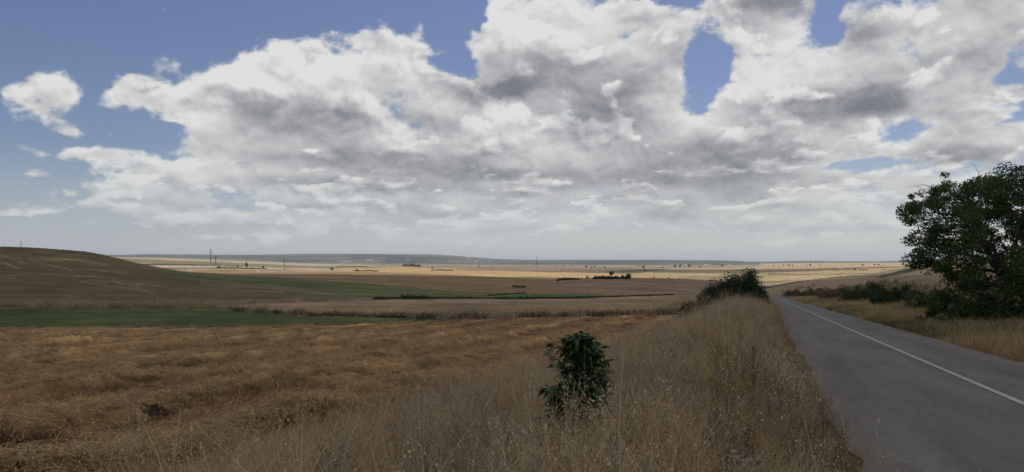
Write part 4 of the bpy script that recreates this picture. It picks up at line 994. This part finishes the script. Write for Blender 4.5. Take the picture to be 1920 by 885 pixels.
far_tree('tallest dark tree rising above the hedge on the ploughed mound', 1147, 520, 14, 10, 101, parts=True, n=16, per=50)
far_tree('olive green tree at the right end of the hedge on the ploughed mound', 1178, 523, 12, 12, 102, 'leaf_olive', parts=True, n=16, per=50)
hedge('thick dark hedge under the two trees on the ploughed mound', [(1112, 523.5), (1180, 523.5)], 7, 103, dens=1.6)
hedge('thin dark hedge running left from the mound hedge', [(1044, 527), (1066, 525), (1086, 524.5)], 5, 104, dens=1.4)
far_tree('small round bush in the gap of the mound hedge, left one', 1091, 524.5, 5, 6, 105, cat='bush', name='bush')
far_tree('larger round bush in the gap of the mound hedge', 1101, 524, 7, 9, 106, cat='bush', name='bush')
far_tree('round dark tree tallest in the thin hedge right of the left hill', 462, 503.5, 15, 8, 107, parts=True, n=14, per=40)
far_tree('small dark tree in the thin hedge right of the left hill', 445, 503.5, 8, 6, 108)
far_tree('low dark bush at the left end of the thin hedge near the left hill', 411, 502.5, 5, 8, 109, cat='bush', name='bush')
far_tree('low dark bush at the right end of the thin hedge near the left hill', 493, 504, 6, 7, 110, cat='bush', name='bush')
hedge('thin dark hedge line beyond the foot of the left hill', [(406, 503), (460, 504), (498, 504.5)], 3.2, 111)
far_tree('tiny lone bush in the pale field right of the thin hedge', 534, 505.5, 3.6, 6, 112, cat='bush', name='bush')
far_tree('umbrella shaped tree on a thin trunk left of the golden field', 622, 510, 9, 9, 113, 'leaf_olive', parts=True, trunk=.55)
far_tree('dark bush left of the short hedge on the golden field', 634, 504.5, 2.5, 6, 114, cat='bush', name='bush')
far_tree('dark tree at the left end of the short hedge on the golden field', 670, 508.5, 6, 6, 115)
hedge('short dark hedge at the left end of the golden field', [(664, 509), (708, 509.5)], 3.5, 116)
hedge('dark pine grove in front of the blue hills', [(757, 499.5), (787, 500)], 6, 117, 'leaf_dark', 'grove', 'grove', 'groves on the far plain', 1.6)
hedge('thin green hedge left of the pine grove', [(632, 500), (690, 501)], 2.6, 118, 'leaf_scrub')
hedge('low shrubs in front of the white house on the golden field', [(816, 507.5), (848, 508)], 3.6, 119, 'leaf_scrub', 'shrubs', 'shrubs', None)
for i, (px, yb, hp, wp, lab) in enumerate([
    (898, 501, 4, 6, 'dark tree on the skyline of the brown field, just right of the hill town'), (923, 505.5, 2.6, 5, 'tiny bush alone in the brown field left of the mast'),
    (1044, 500.5, 3, 4, 'first small bush right of the mast on the far brown ridge'), (1056, 500.5, 3, 4, 'second small bush right of the mast on the far brown ridge'), (1074, 500.8, 3, 5, 'third small bush right of the mast on the far brown ridge'),
    (1099, 502, 5, 7, 'leftmost tree of the close trio above the mound hedge'), (1108, 503, 4.5, 5, 'middle tree of the close trio above the mound hedge'), (1115, 503, 5, 5, 'rightmost tree of the close trio above the mound hedge'),
    (1134, 503.5, 5, 6, 'lone tree above the tallest tree of the mound hedge'), (1206, 504, 8, 9, 'broad tree in the valley below the white village'), (1210, 508.5, 5, 5, 'small tree standing in front of the broad valley tree'),
    (1243, 503, 4, 9, 'wide low tree left of the village row'), (1266, 502, 7, 8, 'first tall tree of the village row'), (1275, 502, 7, 6, 'second tall tree of the village row'),
    (1292, 502, 8, 9, 'tallest tree of the village row, in its middle'), (1313, 502, 5, 16, 'wide low tree at the right of the village row'), (1355, 501, 7, 9, 'round tree at the right end of the village'),
    (1226, 521.5, 4, 5, 'tiny bush in the pale field right of the mound hedge'), (1253, 523, 4, 9, 'low wide bush in the pale field right of the mound hedge')]):
    far_tree(lab, px, yb, hp, wp, 130 + i, cat='bush' if 'bush' in lab else 'tree', name='bush' if 'bush' in lab else 'tree')
for i, (px, yb, hp, wp, lab) in enumerate([
    (1450, 499, 3, 3.5, 'smallest tree of the right hand plain, leftmost, beyond the road end'), (1469, 499.5, 4.2, 4.5, 'round tree left of the dark pair under the low grey hill'), (1479, 499.5, 5.4, 6.5, 'bigger tree of the dark pair under the low grey hill'),
    (1486, 499.8, 4.4, 5.5, 'smaller tree of the dark pair under the low grey hill'), (1512, 499.5, 4, 5, 'low tree just left of the utility pole on the right plain'), (1519, 499.5, 5.4, 5.5, 'taller tree at the foot of the utility pole on the right plain'),
    (1537, 499.3, 4, 3.5, 'lone small tree right of the utility pole'), (1577, 498.8, 2, 2, 'tiny tree above the pale earth heap'), (1617, 499, 4.4, 5, 'lone round tree above the long dark hedge on the right plain'), (1640, 498.3, 4.2, 5.5, 'left tree of the farthest right pair near the big tree'),
    (1648, 498.3, 4, 4, 'right tree of the farthest right pair near the big tree'), (1602, 507.3, 5, 7, 'dark bump of a bush on the long hedge of the right plain'), (1516, 508.5, 2, 12, 'flat olive bush in the pale field below the utility pole'), (1657, 506.5, 3, 15, 'flat dark bush right of the long hedge on the right plain')]):
    far_tree(lab, px, yb, hp, wp, 160 + i, cat='bush' if 'bush' in lab else 'tree', name='bush' if 'bush' in lab else 'tree', group='trees on the right plain')
hedge('long low dark hedge across the right plain', [(1560, 507), (1627, 507)], 2.3, 181)
hedge('dark hedge in the hollow of the brown field', [(962, 539), (984, 540)], 5, 182, 'leaf_dark')
hedge('narrow dark hedge along the ditch across the valley', [(700, 561.5), (860, 560), (930, 561), (1080, 559.5), (1200, 555.5), (1262, 553.5)], 4.2, 183, 'leaf_dark', dens=1.8)
hedge('dark bushes at the left end of the valley ditch', [(752, 557.5), (800, 559)], 6, 184, 'leaf_scrub', 'bushes', 'bushes', None, 1.2)
hedge('dark hedge above the bright green wedge of crop', [(915, 555.5), (985, 550.5)], 3.6, 185, 'leaf_dark', dens=1.8)
hedge('dark growth along the upper border of the green strip', [(450, 580.5), (560, 591), (640, 593), (760, 596)], 4.4, 186, 'leaf_dark', dens=1.3)

def house(label, px, yb, wp, hp, m, roof, group=None, cat='building', gable=True, seed=0, turn=.3, deep=.8, nwin=3, name='building'):
    X, Y, Z = hit(px, yb); k = Y / F; w, h = wp * k, hp * k; d = w * deep; e = empty(name, (X, Y, Z - .2), turn); tag(e, label, cat, group)
    b = MB(); b.box((0, 0, h * .35), (w, d, h * .7)); b.build('wall', m, e)
    r = MB(); ov = .04 * w
    r.add([(-w / 2 - ov, -d / 2 - ov, h * .7), (w / 2 + ov, -d / 2 - ov, h * .7), (w / 2 + ov, d / 2 + ov, h * .7), (-w / 2 - ov, d / 2 + ov, h * .7), (-w / 2 - ov, 0, h), (w / 2 + ov, 0, h)], [(0, 1, 5, 4), (2, 3, 4, 5), (0, 4, 3), (1, 2, 5), (3, 2, 1, 0)])
    r.build('roof', roof, e)
    for i in range(nwin):
        q = MB(); q.box(((i + .5) / nwin * w - w / 2, -d / 2 - .02, h * .38), (w / nwin * .3, .12, h * .22)); q.build('window', M['glass'], e)
    q = MB(); q.box((w * .36, -d / 2 - .03, h * .17), (w * .09, .14, h * .34)); q.build('door', M['roof'], e)
house('small tall white farmhouse on the golden field', 811, 508.5, 4.6, 8.5, M['white_wall'], M['roof'], nwin=2, deep=1.0)
house('low dun farm building right of the white farmhouse', 838, 508, 17, 3.2, M['stone_wall'], M['roof'], nwin=4, deep=.3, turn=.1)
house('white shed left of the dark pylon beyond the left hill', 396, 496.5, 7, 4.5, M['white_wall'], M['shed_roof'], 'farm buildings beyond the left hill', deep=.5)
house('long white shed right of the dark pylon beyond the left hill', 410, 497, 9, 3.5, M['white_wall'], M['shed_roof'], 'farm buildings beyond the left hill', deep=.4)
for i, (px, yb, w, h, lab) in enumerate([(1286, 499.2, 6, 3, 'white house behind the tallest tree of the village row'), (1304, 499, 8, 2.6, 'long pale house between the trees of the village'), (1325, 499.2, 9, 3, 'widest white house of the village, right of its trees'), (1340, 499, 7, 2.6, 'white house left of the round tree at the village end'), (1368, 499, 8, 2.4, 'last white house at the right end of the village'), (1197, 499.5, 8, 2.6, 'pale house above the broad valley tree')]):
    house(lab, px, yb, w, h, M['white_wall'], M['roof'] if i % 2 else M['shed_roof'], 'village houses on the far plain', deep=.5, turn=.2 * i - .4)
for i, (px, yb, w, h, lab) in enumerate([(693, 489.5, 14, 2.6, 'long white warehouse at the foot of the blue hills'), (765, 488.5, 5, 2.2, 'bright white hall on the blue hillside right of the white mast'), (651, 492.6, 17, 1.9, 'low wide greenhouse in front of the blue hills'), (880, 486, 5, 3.2, 'small white building high on the blue hillside')]):
    house(lab, px, yb, w, h, M['white_wall'], M['shed_roof'], 'white halls below the blue hills', deep=.4, turn=.1)

TOWN = ['leftmost pale house of the hill town below the blue ridge', 'tiny pale house second from the left in the hill town', 'taller white building left of the middle of the hill town', 'pale house in the middle of the hill town',
        'low wide building right of the middle of the hill town', 'small white house above the right part of the hill town', 'pale house near the right end of the hill town', 'rightmost house of the hill town below the blue ridge']
for i, (px, yb, w, h) in enumerate([(842, 491, 4, 1.8), (854, 490, 4, 2.0), (867, 491, 4, 2.8), (893, 492, 5, 1.8), (907, 491, 9, 1.6), (922, 490, 4, 1.8), (936, 492.5, 5, 1.8), (951, 493, 5, 1.6)]):
    house(TOWN[i], px, yb, w, h, M['white_wall'], M['roof'] if i % 3 else M['shed_roof'], 'houses of the hill town', deep=.6, turn=.3 * i, nwin=2)

def pylon(label, px, yb, ytop, arms=3, wid=.12, m='steel', armw=.26, r=.010, group='electricity pylons across the plain', cat='pylon', name='pylon', D=None):
    X, Y, Z = hit(px, yb)
    if D: X, Y, Z = at(px, D)
    h = (HY - ytop) / F * Y - Z; e = empty(name, (X, Y, Z)); tag(e, label, cat, group); b = MB(); rr = max(h * r * .8, .1); a = h * wid / 2
    for sx in (-1, 1):
        for sy in (-1, 1): b.tube([(sx * a, sy * a, -1), (sx * a * .35, sy * a * .35, h * .6), (sx * a * .1, sy * a * .1, h)], [rr, rr * .8, rr * .6], 4)
    zs = np.linspace(0, h * .94, 9)
    for i in range(8):
        wa = np.interp(zs[i] / h, [0, .6, 1], [a, a * .35, a * .1]); wb = np.interp(zs[i + 1] / h, [0, .6, 1], [a, a * .35, a * .1])
        for sy in (-1, 1):
            b.tube([(-wa, sy * wa, zs[i]), (wb, sy * wb, zs[i + 1])], rr * .45, 3); b.tube([(wa, sy * wa, zs[i]), (-wb, sy * wb, zs[i + 1])], rr * .45, 3)
    b.build('lattice_tower', M[m], e)
    for k in range(arms):
        z = h * (.68 + .13 * k); q = MB(); L = h * armw / 2 * (1 - .12 * abs(k - 1))
        q.tube([(-L, 0, z), (0, 0, z + h * .02), (L, 0, z)], [rr * .4, rr * .9, rr * .4], 4); q.tube([(-L, 0, z), (0, 0, z - h * .03), (L, 0, z)], [rr * .4, rr * .6, rr * .4], 4); q.build('cross_arm', M[m], e)
        ins = MB()
        for sx in (-1, 1): ins.tube([(sx * L * .95, 0, z), (sx * L * .95, 0, z - h * .045)], [rr * .5, rr * .5], 5)
        ins.build('insulator', M['glass'], e)
def pole(label, px, yb, ytop, m='steel', r=.012, group='poles and masts on the plain', cross=True):
    X, Y, Z = hit(px, yb); h = (HY - ytop) / F * Y - Z; e = empty('pole', (X, Y, Z)); tag(e, label, 'pole', group); b = MB(); b.tube([(0, 0, -1), (0, 0, h * .5), (0, 0, h)], [h * r, h * r * .85, h * r * .6], 7); b.build('post', M[m], e)
    if cross:
        q = MB(); q.box((0, 0, h * .93), (h * .16, h * .015, h * .018)); q.build('cross_arm', M[m], e)
pylon('tall faint pylon rising above the horizon beyond the left hill', 395, 492.5, 466, 3, .07)
pylon('short dark pylon between the white sheds beyond the left hill', 404.5, 498, 479, 3, .12, armw=.42, r=.012)
pylon('dark pylon in the cream field right of the left hill', 533, 499, 484, 3, .12, armw=.42, r=.011)
pylon('lone faint pylon above the crest of the left hill', 39.5, 487, 446, 2, .045, r=.003, armw=.12, D=2600)
pole('slim pole in the pale field beside the thin hedge', 494, 500, 489)
pole('white mast before the blue hills', 723, 493, 480.5, 'white_wall', .03, cross=False)
pole('tall dark mast standing above the brown ridge in the middle', 1006, 500.5, 480.5, r=.022)
pole('utility pole rising over the right plain beside two trees', 1520.5, 499.5, 484.5, r=.016)
pole('faint pole in the pale field beyond the end of the road', 1462, 506, 496)
pole('slim pole on the golden field below the village', 1257, 516, 503)
def heap():
    X, Y, Z = hit(1576, 506.5); k = Y / F; rng = np.random.default_rng(3); b = MB(); V = []; R = 14; w, h = 7 * k, 6.5 * k
    for j in range(5):
        for i in range(R): a = 6.283 * i / R; rr = w * (1 - j / 4.6) * rng.uniform(.9, 1.1); V.append((math.cos(a) * rr, math.sin(a) * rr, h * (j / 4.4) ** .9 * rng.uniform(.95, 1.05) - .5))
    fs = [(j * R + i, j * R + (i + 1) % R, (j + 1) * R + (i + 1) % R, (j + 1) * R + i) for j in range(4) for i in range(R)] + [tuple(4 * R + i for i in range(R))]
    b.add(V, fs); tag(b.build('earth_heap', M['heap'], None, (X, Y, Z), smooth=True), 'pale cone of heaped earth on the long hedge of the right plain', 'heap')
heap()

# ------------------------------------------------------------------ the cloud overhead that keeps the near land in shade
def overhead_cloud():
    alt = 1700.0; off = np.array((sun_dir.x, sun_dir.y)) / sun_dir.z * alt
    gx = np.arange(-2600, 2600, 40.0); gy = np.arange(-1500, 3400, 40.0); GX, GY = np.meshgrid(gx, gy, indexing='ij')
    # ground footprint of the shade
    edge = np.interp(GX, [-1500, -600, -200, 100, 400, 900, 2000], [1500, 1150, 1000, 900, 560, 420, 380]) + 420 * (fbm(GX / 330, GY / 330, 4, 201) - .5)
    body = sstep(0, 260, edge - GY) * sstep(-1500, -1100, GY) * sstep(-2500, -2100, GX) * (1 - sstep(2000, 2400, GX))
    isl = sstep(.60, .68, fbm(GX / 620 + 3, GY / 420, 3, 202)) * sstep(0, 150, GY - edge - 150) * (1 - sstep(2500, 3000, GY))
    m = np.maximum(body, isl); solid = m > .05
    top = 380 * m ** .5 * (.5 + fbm(GX / 240, GY / 240, 4, 203)); bot = -40 * m * fbm(GX / 200, GY / 200, 3, 204)
    idx = -np.ones(GX.shape, int); idx[solid] = np.arange(solid.sum()); k = int(solid.sum())
    X = GX[solid] + off[0]; Y = GY[solid] + off[1]
    V = np.concatenate([np.stack([X, Y, alt + bot[solid]], 1), np.stack([X, Y, alt + top[solid]], 1)])
    q = np.stack([idx[:-1, :-1], idx[1:, :-1], idx[1:, 1:], idx[:-1, 1:]], -1).reshape(-1, 4); q = q[(q >= 0).all(1)]
    def f(n, b):
        d = n.node('ShaderNodeBsdfDiffuse'); d.inputs[0].default_value = (.85, .85, .87, 1); t = n.node('ShaderNodeBsdfTranslucent'); t.inputs[0].default_value = (.8, .81, .85, 1)
        g = n.node('ShaderNodeNewGeometry').outputs['Position']; mx = n.node('ShaderNodeMixShader'); n.put(mx.inputs[0], n.ramp(n.noise(g, .004, 5, .6), .3, .7, .62, .85))
        n.t.links.new(d.outputs[0], mx.inputs[1]); n.t.links.new(t.outputs[0], mx.inputs[2]); return mx.outputs[0]
    o = arr_mesh('clouds', V, np.concatenate([q[:, ::-1], q + k]), mat('cloud', f), smooth=True); tag(o, kind='structure')
overhead_cloud()

# ------------------------------------------------------------------ air
def haze():
    b = MB(); b.box((0, 0, 45), (82000, 82000, 350)); me_m = bpy.data.materials.new('haze'); me_m.use_nodes = True; nt = me_m.node_tree; nt.nodes.clear()
    out = nt.nodes.new('ShaderNodeOutputMaterial'); v = nt.nodes.new('ShaderNodeVolumePrincipled'); v.inputs['Color'].default_value = (.78, .88, 1.0, 1); v.inputs['Density'].default_value = 3.3e-5; v.inputs['Anisotropy'].default_value = .1
    nt.links.new(v.outputs[0], out.inputs['Volume']); o = b.build('haze', me_m); tag(o, kind='stuff')
haze()
